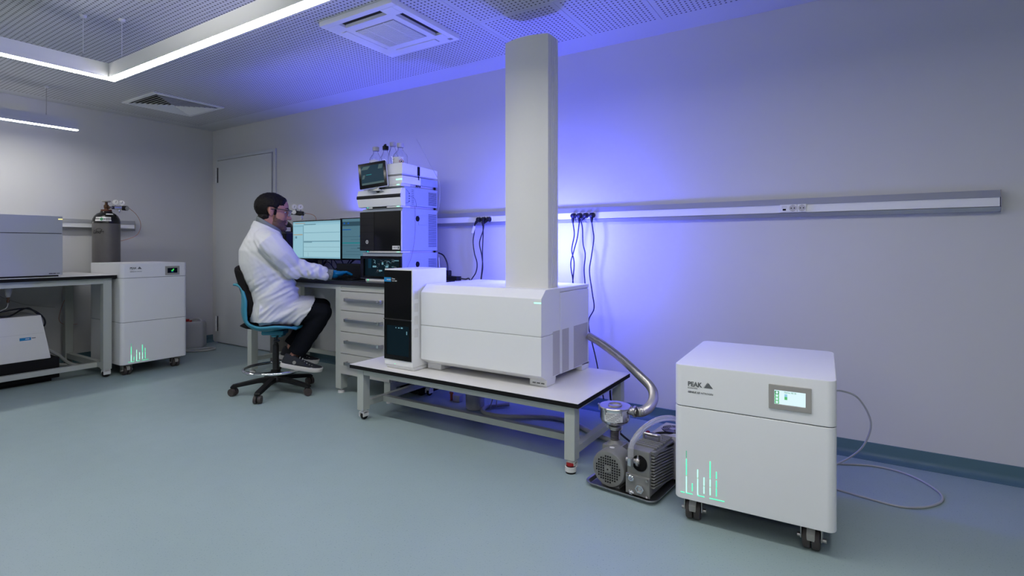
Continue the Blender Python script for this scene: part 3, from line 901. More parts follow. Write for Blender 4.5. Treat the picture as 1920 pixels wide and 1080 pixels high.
# lower module: column oven with a window
z = BZ
ov = thing('column_oven', 'lowest module of the chromatography stack, with a smoked window given a faint painted glow', 'instrument', (SX, SY, z))
obj('body', B(0, .020, .018, SW, SD, .208, .003), 'modside', ov)
tray_front(ov, .0, .018, True, False)
dfm = MB().use('blackgloss').box(-.004, 0, .022, .030, .020, .184, .002).box(SW - .022, 0, .022, SW - .002, .020, .184, .002).box(.030, 0, .022, SW - .022, .020, .040, .002).box(.030, 0, .165, SW - .022, .020, .184, .002)
od = obj('oven_door', dfm, None, ov)
obj('door_trim', B(-.005, .004, .019, SW - .001, .020, .022), 'alu', od)
obj('window_pane', B(.030, .016, .040, SW - .022, .019, .165), 'oven_glow', od)
rnd = random.Random(3)
for k in range(26):
    u, v = .25 + .68 * rnd.random(), .22 + .62 * rnd.random()
    x, zz = .03 + .353 * u, .04 + .125 * v
    a = rnd.uniform(0, PI)
    l = rnd.uniform(.008, .026)
    p = [(x, .011, zz), (x + l * math.cos(a), .009, zz + l * math.sin(a) * .7), (x + l * 1.6 * math.cos(a + .8), .012, zz + l * 1.2 * math.sin(a + .8))]
    p = [(min(max(q[0], .036), SW - .03), q[1], min(max(q[2], .046), .158)) for q in p]
    obj('capillary', MB().tube(p, .0013, 6, 4), 'fitting_glow' if k % 2 else 'steel', od, wn=False)
for (u, v, w, h) in ((.24, .50, .035, .012), (.42, .28, .030, .010), (.84, .88, .07, .006), (.50, .66, .014, .018), (.62, .50, .02, .016), (.11, .45, .03, .07)):
    x, zz = .03 + .353 * u, .04 + .125 * v
    obj('inner_fitting', MB().box(x, .008, zz, x + w, .015, zz + h, .002, 1), 'fitting_glow' if h < .05 else 'scr_navy', od, wn=False)
side_vents(ov, .045, .165, 13)
knob(ov, .125)
obj('side_cover', B(SW - .001, .01, .020, SW + .0025, .150, .202, .001, 1), 'modside', ov)

z += .208
au = thing('autosampler', 'black doored autosampler module in the middle of the chromatography stack', 'instrument', (SX, SY, z))
obj('body', B(0, .020, .014, SW, SD, .318, .003), 'modside', au)
tray_front(au, -.024 + .024, .014)
ad = obj('sampler_door', B(-.004, 0, .014, SW - .004, .020, .296, .002), 'blackgloss', au)
obj('side_strip', B(-.0045, -.003, .015, .140, .0, .295, .001, 1), 'black', ad)
for k in range(5):
    obj('strip_groove', B(-.004, -.0034, .048 + k * .050, .139, -.0028, .050 + k * .050), 'blackmat', ad)
obj('door_badge', MB().use('printwhite').lathe([(.009, -.0034), (.0135, -.0034), (.0135, -.0048), (.009, -.0048)], (.072, 0, .078), 22, 'y', caps=False).box(.0705, -.0048, .068, .0735, -.0033, .088).prism([(.068, .080), (.072, .090), (.076, .080)], 'y', -.0048, -.0034), None, ad)
pb = obj('white_sticker', B(.322, -.001, .024, .392, .001, .050), 'paper', ad)
text('LEBR 07', .011, 'print', pb, (.327, -.0011, .034), FRONT, width=.040)
obj('sticker_code', B(.374, -.0014, .029, .388, -.0008, .045), 'printgrey', pb)
obj('door_edge', B(SW - .003, .002, .016, SW + .001, .018, .294), 'white2', au)
side_vents(au, .04, .285, 26)
knob(au, .245)
obj('side_cover', B(SW - .001, .01, .016, SW + .0025, .150, .310, .001, 1), 'modside', au)

z += .318
pm = thing('pump_module', 'white pump module with a curved front and black stripe in the stack', 'instrument', (SX, SY, z))
obj('body', B(0, .030, .016, SW, SD, .150, .003), 'modside', pm)
tray_front(pm, 0, .016)
prof = [(.034, .010), (-.002, .012), (-.014, .055), (-.018, .080), (-.014, .105), (-.004, .134), (.034, .136)]
obj('curved_front', MB().prism(prof, 'x', -.022, SW + .010, .003, 2), 'white', pm)
obj('black_stripe', MB().prism([(-.0145, .067), (-.0192, .074), (-.0200, .082), (-.0192, .089), (-.0140, .097), (.0, .085)], 'x', -.0215, SW + .0096), 'black', pm)
obj('finger_notch', MB().lathe([(.019, .012), (.019, -.0185), (.015, -.0195)], (.195, 0, .130), 20, 'y'), 'blackmat', pm)
obj('tray_gap', B(.12, .004, .002, .26, .010, .012), 'blackmat', pm)
side_vents(pm, .028, .128, 11)
for k in range(9):
    obj('side_slot', B(SW - .001, .105, .028 + k * .0125, SW + .002, .128, .030 + k * .0125), 'dark', pm, wn=False)
for k in range(4):
    obj('tube_clip', B(SW - .001, .078, .045 + k * .018, SW + .003, .083, .051 + k * .018), 'blackmat', pm, wn=False)
obj('flow_diagram', MB().tube([(SW + .002, .04, .132), (SW + .002, .062, .120), (SW + .002, .074, .108)], .0008, 5).tube([(SW + .002, .04, .030), (SW + .002, .066, .036), (SW + .002, .078, .045)], .0008, 5).tube([(SW + .002, .082, .085), (SW + .002, .13, .072), (SW + .002, .150, .040), (SW + .002, .152, .01)], .0008, 5), 'printblack', pm)

z += .150
dg = thing('degasser', 'slim white degasser module with a bright green light near the top of the stack', 'instrument', (SX, SY, z))
obj('body', B(.0, .012, .020, SW, SD, .074, .003), 'white', dg)
obj('rear_half', B(SW * .3, SD * .52, .0195, SW + .0015, SD + .001, .0745, .002), 'modside', dg)
tray_front(dg, 0, .020)
obj('status_light', B(SW - .058, .0100, .044, SW - .001, .014, .0505), 'ledgreen2', dg)
obj('seam_strip', B(.06, .020, .080, SW - .012, SD - .03, .086), 'ventgrey', dg)
for k in range(3):
    obj('port', B(SW - .001, .150 + k * .018, .004, SW + .002, .160 + k * .018, .016), 'blackmat', dg)

z += .086
so = thing('solvent_tray', 'open white solvent tray holding bottles on top of the stack', 'tray', (SX, SY, z))
mb = MB().box(0, .012, 0, SW, SD, .006)
mb.box(0, .012, .004, SW, .018, .076, .002, 1).box(0, SD - .006, .004, SW, SD, .060, .002, 1)
mb.prism([(.018, .004), (.018, .076), (.14, .072), (SD - .006, .060), (SD - .006, .004)], 'x', 0, .006, .001, 1)
mb.prism([(.018, .004), (.018, .076), (.14, .072), (SD - .006, .060), (SD - .006, .004)], 'x', SW - .006, SW, .001, 1)
obj('tray_shell', mb, 'white', so)
obj('tube_slot', B(SW - .002, .165, .001, SW + .002, .190, .066), 'blackmat', so)
obj('slot_stem', B(SW - .002, .174, .056, SW + .002, .182, .085), 'blackmat', dg)
TRZ = z + .006

def bottle(label, x, y, r, h, cap, capm, lab, neck=.016, group=None):
    t = thing('solvent_bottle', label, 'bottle', (x, y, TRZ))
    sh = h * .62
    pr = [(r * .9, 0), (r, .006), (r, sh), (r * .93, sh + .012), (neck * 1.25, h - .035), (neck, h - .024), (neck, h)]
    th = .0022
    inner = [(max(a - th, .004), b) for a, b in pr[1:]][::-1]
    inner[-1] = (inner[-1][0], .006)
    obj('glass_body', MB().lathe(pr + inner, n=32, caps=True), 'glass', t)
    lv = sh * .55
    obj('solvent', MB().lathe([(r * .9 - th, .0068), (r - th - .0006, .010), (r - th - .0006, lv)], n=32), 'liquid', t)
    obj('cap', MB().lathe([(neck + .006, h - .012), (neck + .007, h + .014), (neck + .005, h + .018)], n=26), capm, t)
    if lab:
        arc = MB().use('paper')
        def band(m, a0, a1, z0, z1, rr, n=14):
            arc.use(m)
            for k in range(n):
                p, q = a0 + (a1 - a0) * k / n, a0 + (a1 - a0) * (k + 1) / n
                arc.quad((rr * math.cos(p), rr * math.sin(p), z0), (rr * math.cos(q), rr * math.sin(q), z0), (rr * math.cos(q), rr * math.sin(q), z1), (rr * math.cos(p), rr * math.sin(p), z1))
        lz1 = sh - .008 if cap != 'low' else sh - .02
        band('paper', R(-150), R(-20), lz1 - .075, lz1, r + .0008)
        lb = obj('label', arc, None, t)
        pr2 = MB().use('printgrey')
        arc = pr2
        for k in range(6):
            band('printgrey', R(-128), R(-128 + rnd.uniform(14, 30)), lz1 - .016 - k * .010, lz1 - .012 - k * .010, r + .0012, 4)
        obj('label_text', pr2, None, lb)
        if lab == 'hazard':
            a = R(-38)
            c = Vector(((r + .0016) * math.cos(a), (r + .0016) * math.sin(a), lz1 - .032))
            rm = Matrix.Rotation(a + PI / 2, 4, 'Z')
            hz = MB()
            mt = Matrix.Translation(c) @ rm
            hz.use('hazard').prism([(-.018, 0), (0, -.018), (.018, 0), (0, .018)], 'y', -.0004, .0004, mtx=mt)
            hz.use('paper').prism([(-.0145, 0), (0, -.0145), (.0145, 0), (0, .0145)], 'y', -.0008, .0, mtx=mt)
            hz.use('printblack').prism([(-.005, -.005), (.005, -.005), (.004, .001), (.000, .007), (-.004, .001)], 'y', -.0012, .0, mtx=mt)
            obj('hazard_diamond', hz, None, lb)
    return t
bottle('clear solvent bottle behind the tilted touch screen, leftmost on the stack', -2.919, 2.745, .045, .202, 0, 'capcream', 'plain', .0175)
bb = bottle('clear bottle with a black cap and hose fitting, second from left on the stack', -2.945, 2.868, .042, .232, 0, 'black', None, .016)
obj('hose_fitting', MB().cyl((.01, -.01, .246), (.03, -.03, .252), .008, n=10).cyl((-.01, .0, .246), (-.012, .0, .262), .006, n=10), 'black', bb)
bottle('slim clear bottle with the highest cream cap, third on the stack', -2.862, 2.862, .037, .250, 0, 'capcream', None, .0175)
bottle('wide clear bottle with a red hazard diamond label, rightmost on the stack', -2.678, 2.752, .052, .206, 0, 'capcream', 'hazard', .0175)
tt = tag(obj('solvent_line', MB().tube([(-2.66, 2.90, 1.88), (-2.60, 2.98, 1.70), (-2.545, 3.02, 1.56), (-2.55, 3.03, 1.42), (-2.58, 3.05, 1.36), (-2.585, 3.03, 1.30)], .0016, 6), 'tube'), 'thin clear solvent line looping down the back of the stack side', 'tube')
tt = tag(obj('capillary_line', MB().tube([(-2.583, 2.80, 1.372), (-2.578, 2.798, 1.30), (-2.577, 2.796, 1.20), (-2.578, 2.785, 1.10), (-2.578, 2.755, 1.00), (-2.580, 2.715, .93), (-2.584, 2.672, .870)], .0009, 6), 'rust'), 'thin reddish capillary hanging down the right side of the stack', 'tube')

# tilted touch screen
ts = thing('touch_screen', 'small black framed touch screen tilted in front of the stack top', 'screen', (SX + .190, SY - .060, 1.588))
tsr = Matrix.Rotation(R(24), 4, 'Z') @ Matrix.Rotation(R(-8), 4, 'Y') @ Matrix.Rotation(R(-7), 4, 'X')
W2, H2 = .104, .093
obj('rear_shell', MB().box(-W2, .004, -H2, W2, .026, H2, .006, mtx=tsr), 'white', ts)
obj('frame', MB().box(-W2 + .002, -.006, -H2 + .002, W2 - .002, .004, H2 - .002, .003, mtx=tsr), 'blackgloss', ts)
sm_ = MB()
def trect(m, u0, v0, u1, v1, yy, shear=0):
    X0, X1, Z0, Z1 = -W2 + .022, W2 - .020, -H2 + .026, H2 - .022
    xa, xb = X0 + (X1 - X0) * u0, X0 + (X1 - X0) * u1
    za, zb = Z0 + (Z1 - Z0) * v0, Z0 + (Z1 - Z0) * v1
    sm_.use(m).prism([(xa, za), (xb, za), (xb + shear, zb), (xa + shear, zb)], 'y', yy, -.005, mtx=tsr)
trect('scr_navy', 0, 0, 1, 1, -.0066)
trect('scr_grey', 0, 0, 1, .10, -.0070)
trect('scr_grey', 0, .80, .30, .96, -.0070, .02)
trect('scr_grey', .76, .76, .94, .98, -.0070, .01)
trect('scr_grey', .02, .32, .12, .52, -.0070, .01)
trect('scr_teal', .22, .50, .46, .53, -.0070)
obj('display', sm_, None, ts, wn=False)
obj('bracket', MB().box(-.06, .010, -.112, .06, .045, -.106, .002).box(-.04, .012, -.110, .04, .024, -.07, .002), 'white2', ts)
obj('bracket_stem', MB().box(-.03, .03, -.112, .03, .075, -.098, .002), 'white2', ts)

# ================================================================ MONITORS, TOWER PC, KEYBOARD
def monitor(label, loc, rotz, W, H, ui):
    t = thing('monitor', label, 'monitor', loc, rotz)
    zc = .143 + H / 2
    obj('rear_shell', MB().box(-W / 2, .0, zc - H / 2, W / 2, .007, zc + H / 2, .002).box(-W / 2 + .05, .005, zc - H / 2 + .03, W / 2 - .05, .032, zc + H / 2 - .05, .008), 'black', t)
    obj('bezel', MB().box(-W / 2 + .001, -.008, zc - H / 2 + .001, W / 2 - .001, .002, zc + H / 2 - .001, .002), 'blackgloss', t)
    mb = MB()
    X0, X1, Z0, Z1 = -W / 2 + .008, W / 2 - .008, zc - H / 2 + .012, zc + H / 2 - .009
    for (m, u0, v0, u1, v1, l) in ui:
        mb.use(m).box(X0 + (X1 - X0) * u0, -.0086 - .0002 * l, Z0 + (Z1 - Z0) * v0, X0 + (X1 - X0) * u1, -.004, Z0 + (Z1 - Z0) * v1)
    obj('display', mb, None, t, wn=False)
    obj('stand_neck', MB().box(-.028, .030, .012, .028, .048, zc + .03, .004), 'blackmetal', t)
    obj('stand_foot', MB().box(-.12, -.07, 0, .12, .11, .012, .004), 'black', t)
    return t
ui1 = [('scr_pale', 0, 0, 1, 1, 0), ('scr_head', 0, .955, 1, 1, 1), ('scr_pale2', .24, .70, .99, .90, 1), ('scr_pale2', .24, .47, .99, .68, 1), ('scr_pale2', .24, .04, .99, .43, 1),
       ('scr_line', .225, .04, .235, .90, 2), ('scr_line', .24, .690, .99, .697, 2), ('scr_line', .24, .452, .99, .470, 2), ('scr_line', .24, .302, .99, .308, 2), ('scr_line', .24, .185, .99, .192, 2),
       ('scr_line', .24, .905, .50, .93, 2), ('scr_line', .24, .425, .42, .447, 2), ('scr_orange', .01, .635, .215, .655, 2), ('scr_orange', .05, .945, .27, .957, 2), ('scr_line', .05, .54, .09, .60, 2),
       ('scr_head', .01, .86, .22, .90, 2), ('scr_line', .335, .05, .338, .16, 2), ('scr_head', .0, 0, 1, .035, 2), ('scr_line', .02, .48, .024, .60, 2)]
m1 = monitor('front monitor with a bright pale blue software screen, before the seated person', (-3.700, 2.825, BZ), R(-1), .635, .330, ui1)
ui2 = [('scr_mid', 0, 0, 1, 1, 0), ('scr_mid2', 0, .82, 1, .93, 1), ('scr_mid', 0, .93, 1, 1, 1), ('scr_blue', .02, .72, .26, .74, 2), ('scr_blue', .08, .87, .12, .91, 3), ('scr_blue', .18, .87, .22, .91, 3),
       ('scr_teal', .0, .38, .48, .405, 2), ('scr_blue', .47, .545, .50, .58, 2), ('scr_mid2', .42, .255, .50, .275, 2)]
for k in range(7):
    ui2.append(('scr_mid2', .02 + .12 * (k % 3), .10 + k * .075, .50, .106 + k * .075, 1))
m2 = monitor('rear monitor with a dim grey teal screen, half hidden by the stack', (-3.272, 2.925, BZ), R(0), .505, .345, ui2)

pc = thing('computer_tower', 'black tower computer standing left of the front monitor', 'computer', (-4.275, 2.80, BZ))
obj('case', B(0, 0, .012, .205, .36, .372, .006), 'black', pc)
obj('front_panel', B(.006, -.010, .018, .199, .002, .366, .005), 'blackmat', pc)
obj('top_trim', B(.003, -.006, .366, .202, .355, .376, .003), 'blackmetal', pc)
for (x, y) in ((.02, .03), (.185, .03), (.02, .33), (.185, .33)):
    obj('foot', MB().cyl((x, y, 0), (x, y, .014), .012, n=12), 'blackmat', pc)
bx = thing('power_supply', 'black box standing on the bench under the rear monitor', 'electronics', (-3.42, 2.80, BZ))
obj('case', B(0, 0, .004, .285, .045, .118, .005), 'blackmat', bx)
obj('face_plate', B(.01, -.004, .012, .275, .002, .110, .003), 'black', bx)
kb = thing('keyboard', 'black keyboard on the bench under the gloved hand', 'keyboard', (-3.53, 2.64, BZ), R(4))
obj('key_base', MB().prism([(0, 0), (.0, .010), (.135, .018), (.135, 0)], 'x', 0, .44, .002, 1), 'black', kb)
for r_ in range(5):
    for c_ in range(15):
        obj('key', B(.012 + c_ * .0278, .012 + r_ * .0235, .010 + r_ * .0012, .036 + c_ * .0278, .032 + r_ * .0235, .0165 + r_ * .0013), 'blackmat', kb, wn=False)

# black leads behind the monitors
rnd = random.Random(11)
spec = [((-4.02, 3.10, .84), (-3.85, 3.05, .95), (-3.70, 3.06, .86), (-3.52, 3.08, .99)), ((-3.95, 3.02, .98), (-3.82, 3.04, .86), (-3.66, 3.08, .93), (-3.50, 3.05, .84)),
        ((-3.88, 3.12, 1.0), (-3.84, 3.10, .90), (-3.74, 3.12, .87), (-3.62, 3.13, 1.0)), ((-3.66, 3.09, .84), (-3.60, 3.08, .92), (-3.55, 3.10, .97), (-3.46, 3.1, .98)),
        ((-4.0, 3.13, .93), (-3.9, 3.12, .985), (-3.80, 3.11, .93), (-3.78, 3.10, .84)), ((-3.58, 3.14, .84), (-3.57, 3.13, .90), (-3.50, 3.14, .94), (-3.44, 3.14, 1.0)),
        ((-3.80, 3.14, 1.0), (-3.76, 3.15, .93), (-3.72, 3.14, .88), (-3.66, 3.14, .84))]
names = ['black lead looping low behind the front monitor, longest of the tangle', 'black lead dipping across behind the monitor stand', 'black lead hanging in a U behind the front monitor', 'short black lead rising right of the monitor stand', 'black lead arching behind the left edge of the front monitor', 'black lead at the right end of the tangle near the black box', 'short straight black lead in the middle of the tangle']
for p, n_ in zip(spec, names):
    tag(obj('cable', MB().tube(p, .0045, 7, 6), 'cable'), n_, 'cable')
tag(obj('power_adapter', MB().box(-4.0, 2.98, BZ, -3.90, 3.04, BZ + .035, .006).box(-3.93, 2.97, BZ + .02, -3.86, 3.03, BZ + .05, .006), 'black'), 'black power adapter on the bench behind the front monitor', 'adapter')

# blue floodlight behind the monitors
floodlight('blue floodlight hidden behind the rear monitor', (-3.40, 3.085, BZ), 0)
add_light('blue_source', 'SPOT', (-3.40, 3.08, BZ + .275), BLUE_B, BLUE, rot=(R(180 - 8), 0, 0), spot_size=R(125), spot_blend=.8, shadow_soft_size=.03)

# black connectors at the back of the stack
pw = thing('power_strip', 'black power strip with leads on the bench behind the stack', 'power strip', (-2.555, 3.10, BZ), R(-8))
obj('strip_body', B(-.02, -.03, 0, .16, .02, .032, .005), 'black', pw)
obj('strip_plug', MB().box(.02, -.025, .03, .065, .012, .075, .008), 'black', pw)
obj('plug_lead', MB().tube([(.04, -.005, .07), (.03, -.005, .13), (-.005, -.01, .185), (-.05, -.02, .205)], .0055, 8), 'cable', pw)
obj('strip_lead', MB().tube([(.15, 0, .018), (.20, .02, .012), (.235, .03, .01), (.25, .05, -.10)], .0055, 8), 'cable', pw)
obj('grey_lead', MB().tube([(-.03, -.035, .17), (-.02, -.035, .08), (.0, -.035, .02), (.03, -.04, .008)], .004, 8), 'tube', pw)

# ================================================================ STOOL
FX, FY, FROT = -3.56, 2.36, R(32.2)
st = thing('lab_stool', 'turquoise shell swivel stool with a chrome foot ring under the seated person', 'stool', (FX, FY, 0), FROT)
crv = [(-.240, .812), (-.212, .775), (-.204, .70), (-.204, .61), (-.176, .530), (-.115, .484), (-.025, .470), (.085, .487), (.170, .496), (.205, .494)]
wid = [.15, .190, .225, .235, .238, .240, .238, .230, .205, .170]
cur = [.0, .050, .085, .090, .080, .062, .046, .034, .014, .0]
sp = spline([(c[0], 0, c[1]) for c in crv], 5)
n = len(sp)
def lerp_list(L, t):
    i = min(int(t), len(L) - 2)
    return L[i] + (L[i + 1] - L[i]) * (t - i)
t_ = bmesh.new()
grid = []
NW = 14
for i, p in enumerate(sp):
    tt_ = i / (n - 1) * (len(crv) - 1)
    d = (sp[min(i + 1, n - 1)] - sp[max(i - 1, 0)]).normalized()
    nn = Vector((d.z, 0, -d.x))
    nn = -nn if nn.dot(Vector((.02, 0, .75)) - p) < 0 else nn
    w, c = lerp_list(wid, tt_), lerp_list(cur, tt_)
    row = []
    for k in range(NW + 1):
        u = -1 + 2 * k / NW
        q = p + Vector((0, u * w, 0)) + nn * (c * abs(u) ** 2.6)
        row.append(t_.verts.new(q))
    grid.append(row)
for A, B_ in zip(grid, grid[1:]):
    for k in range(NW):
        t_.faces.new((A[k], A[k + 1], B_[k + 1], B_[k]))
bmesh.ops.recalc_face_normals(t_, faces=t_.faces)
yaw = R(4)
shell = obj('seat_shell', MB().merge(t_), 'turq', st, None, (0, 0, yaw))
m_ = shell.modifiers.new('thick', 'SOLIDIFY'); m_.thickness = .016; m_.offset = 0
obj('seat_cushion', MB().prism([(-.19, .520), (-.14, .500), (-.03, .486), (.08, .498), (.165, .507), (.175, .518), (.08, .530), (-.03, .526), (-.15, .545)], 'y', -.185, .185, .014, 3), 'cloth_black', st, None, (0, 0, yaw))
pad = [(-.250, .925), (-.232, .948), (-.205, .930), (-.150, .80), (-.108, .70), (-.095, .620), (-.105, .575), (-.140, .560), (-.172, .600), (-.188, .70), (-.216, .80)]
pad = [(p.x, p.y) for p in spline([(a, b, 0) for a, b in pad], 3, True)]
t_ = bmesh.new()
rings = []
pc = (sum(p[0] for p in pad) / len(pad), sum(p[1] for p in pad) / len(pad))
for k in range(17):
    u = -1 + k / 8
    sh_ = 1 - .9 * max(0, abs(u) - .80) ** 2 / .04
    sv_ = 1 - .22 * abs(u) ** 4
    rings.append([t_.verts.new((pc[0] + (x - pc[0]) * (.35 + .65 * sh_) + .030 * u * u, .196 * u, pc[1] + (z_ - pc[1]) * sv_)) for x, z_ in pad])
for A, B_ in zip(rings, rings[1:]):
    for k in range(len(pad)):
        t_.faces.new((A[k], A[(k + 1) % len(pad)], B_[(k + 1) % len(pad)], B_[k]))
t_.faces.new(rings[0][::-1]); t_.faces.new(rings[-1])
bmesh.ops.recalc_face_normals(t_, faces=t_.faces)
obj('back_cushion', MB().merge(t_), 'cloth_black', st, None, (0, 0, yaw))
obj('mechanism', MB().box(-.085, -.06, .432, .075, .06, .466, .012).box(-.02, -.05, .415, .06, .05, .440, .012), 'turq', st, None, (0, 0, yaw))
obj('lever', MB().tube([(.03, -.04, .425), (.05, -.12, .425), (.07, -.17, .418)], .007, 8).ball((.075, -.185, .416), (.022, .03, .010)), 'black', st, None, (0, 0, yaw))
obj('gas_lift', MB().lathe([(.030, .095), (.030, .12), (.0225, .125), (.0225, .355), (.019, .357), (.019, .365), (.0145, .366), (.0145, .43)], n=24), 'blackmetal', st)
rg_ = obj('foot_ring', MB().sweep([Vector((.216 * math.cos(2 * PI * k / 56), .216 * math.sin(2 * PI * k / 56), .182)) for k in range(56)], .0105, 12, closed=True), 'chrome', st)
for q in range(3):
    a = R(100 + q * 120)
    obj('ring_spoke', MB().tube([(.02 * math.cos(a), .02 * math.sin(a), .150), (.12 * math.cos(a), .12 * math.sin(a), .152), (.215 * math.cos(a), .215 * math.sin(a), .180)], .010, 8), 'black', rg_)
obj('ring_hub', MB().lathe([(.026, .13), (.034, .135), (.034, .168), (.026, .172)], n=22), 'black', rg_)
bs = obj('star_base', MB().lathe([(.030, .078), (.046, .082), (.050, .100), (.036, .128), (.026, .132)], n=24), 'black', st)
for q in range(5):
    a = R(231 - 32.2 + q * 72)
    ca, sa = math.cos(a), math.sin(a)
    mt = Matrix.Rotation(a, 4, 'Z')
    arm = MB()
    arm.prism([(.03, .082), (.03, .122), (.12, .112), (.285, .082), (.302, .068), (.298, .058), (.26, .060), (.12, .080)], 'y', -.021, .021, .006, 2, mtx=mt)
    obj('base_arm', arm, 'black', bs)
    cs = obj('castor', MB().cyl((.288 * ca, .288 * sa, .050), (.288 * ca, .288 * sa, .068), .010, n=10).box(.262, -.009, .022, .302, .009, .056, .004, mtx=mt @ Matrix.Translation((0, 0, 0))), 'black', bs)
    b2 = a + R(55 + 40 * q)
    ax = Vector((math.cos(b2), math.sin(b2), 0))
    c0 = Vector((.283 * ca, .283 * sa, .0285))
    for s_ in (-1, 1):
        obj('wheel', MB().cyl(c0 + ax * (.006 * s_), c0 + ax * (.025 * s_), .0285, .0265, 22).cyl(c0 + ax * (.024 * s_), c0 + ax * (.0262 * s_), .012, n=14), 'rubber', bs)

# ================================================================ PERSON
def remesh(mb, voxel, smooth=2):
    me = bpy.data.meshes.new('tmp')
    mb.bm.to_mesh(me); mb.bm.free()
    o = bpy.data.objects.new('tmp', me)
    COL.objects.link(o)
    m = o.modifiers.new('r', 'REMESH'); m.mode = 'VOXEL'; m.voxel_size = voxel; m.use_smooth_shade = True
    if smooth:
        s_ = o.modifiers.new('s', 'SMOOTH'); s_.factor = .5; s_.iterations = smooth
    dg = bpy.context.evaluated_depsgraph_get()
    out = bpy.data.meshes.new_from_object(o.evaluated_get(dg))
    bpy.data.objects.remove(o); bpy.data.meshes.remove(me)
    out.materials.clear()
    return out

def limb(mb, pts, rad, n=18, flat=1.0, balls=True):
    mb.sweep(pts, rad, n, True, False, flat)
    if balls:
        mb.ball(pts[0], rad[0], n=10); mb.ball(pts[-1], rad[-1], n=10)

V3 = Vector
TH = R(20)
f = V3((math.cos(TH), math.sin(TH), 0)); r = V3((math.sin(TH), -math.cos(TH), 0)); up = V3((0, 0, 1))

def torso(mb, secs, n=32, power=2.3):
    t = bmesh.new()
    rings = []
    for (cx, cy, cz, w, d, tl) in secs:
        ring = []
        for k in range(n):
            a = 2 * PI * k / n
            ca, sa = math.cos(a), math.sin(a)
            ca = math.copysign(abs(ca) ** (2 / power), ca); sa = math.copysign(abs(sa) ** (2 / power), sa)
            p = V3((cx, cy, cz)) + f * (d * ca) + r * (w * sa) + up * (tl * ca)
            ring.append(t.verts.new(p))
        rings.append(ring)
    for A, B_ in zip(rings, rings[1:]):
        for k in range(n):
            t.faces.new((A[k], A[(k + 1) % n], B_[(k + 1) % n], B_[k]))
    t.faces.new(rings[0][::-1]); t.faces.new(rings[-1])
    bmesh.ops.recalc_face_normals(t, faces=t.faces)
    mb.merge(t)

shN, elN, wrN = V3((.052, -.225, 1.105)), V3((.172, -.130, .930)), V3((.402, -.014, .878))
shF, elF, wrF = V3((-.120, .115, 1.115)), V3((.035, .235, .930)), V3((.215, .220, .880))
hipN, knN, anN = V3((-.02, -.105, .612)), V3((.335, .030, .588)), V3((.172, -.040, .305))
hipF, knF, anF = V3((-.08, .070, .612)), V3((.258, .226, .610)), V3((.070, .130, .330))
HC = V3((.004, -.044, 1.336))
HS = 1.07
HM = Matrix.Translation(HC) @ Matrix.Rotation(R(17), 4, 'Z') @ Matrix.Rotation(R(7), 4, 'Y') @ Matrix.Scale(HS, 4)

# --- body: one continuous surface
bd = MB()
hd = MB()
def hb_(c, rr, rot=None):
    hd.ball(c, rr, rot, 16)
hb_((-.020, 0, .036), (.100, .078, .088))
hb_((.032, 0, .036), (.060, .066, .070))
hb_((.036, 0, -.028), (.054, .061, .078))
hb_((.030, 0, -.082), (.052, .054, .042))
hb_((.073, 0, -.104), (.022, .028, .021))
hb_((.058, .034, -.030), (.028, .022, .034)); hb_((.058, -.034, -.030), (.028, .022, .034))
hb_((.080, .026, .024), (.014, .026, .010)); hb_((.080, -.026, .024), (.014, .026, .010))
hd.sweep([(.084, 0, .014), (.098, 0, -.010), (.108, 0, -.030)], [.0085, .011, .013], 14)
hb_((.108, 0, -.031), (.0135, .013, .012)); hb_((.096, .012, -.033), (.011, .009, .009)); hb_((.096, -.012, -.033), (.011, .009, .009))
hb_((.085, 0, -.060), (.014, .025, .007)); hb_((.083, 0, -.072), (.014, .022, .008)); hb_((.078, 0, -.055), (.016, .032, .018))
for s_ in (-1, 1):
    er = Matrix.Rotation(R(-14) * s_, 3, 'Z') @ Matrix.Rotation(R(-10), 3, 'Y')
    hb_((-.006, s_ * .079, -.002), (.017, .0065, .027), er)
    hb_((-.012, s_ * .084, .006), (.011, .006, .022), er)
    hb_((-.001, s_ * .078, -.023), (.009, .006, .010), er)
me = bpy.data.meshes.new('h'); hd.bm.to_mesh(me); hd.bm.free(); me.transform(HM); bd.bm.from_mesh(me); bpy.data.meshes.remove(me)
nk = HM @ V3((-.028, 0, -.045))
limb(bd, [nk, V3((-.03, -.052, 1.20)), V3((-.045, -.06, 1.12))], [.064, .064, .075])
torso(bd, [(-.05, -.025, .56, .16, .12, 0), (-.02, -.03, .66, .155, .13, 0), (-.03, -.04, .78, .15, .125, 0), (-.06, -.06, .95, .175, .12, 0), (-.065, -.065, 1.08, .175, .10, 0), (-.05, -.062, 1.15, .10, .07, 0)])
for a, b, c in ((shN, elN, wrN), (shF, elF, wrF)):
    limb(bd, [a, a.lerp(b, .5), b], [.055, .050, .040]); limb(bd, [b, b.lerp(c, .35), c], [.040, .040, .028])
for a, b, c in ((hipN, knN, anN), (hipF, knF, anF)):
    limb(bd, [a, a.lerp(b, .5), b], [.085, .072, .052]); limb(bd, [b, b.lerp(c, .3), b.lerp(c, .75), c], [.050, .052, .036, .034])

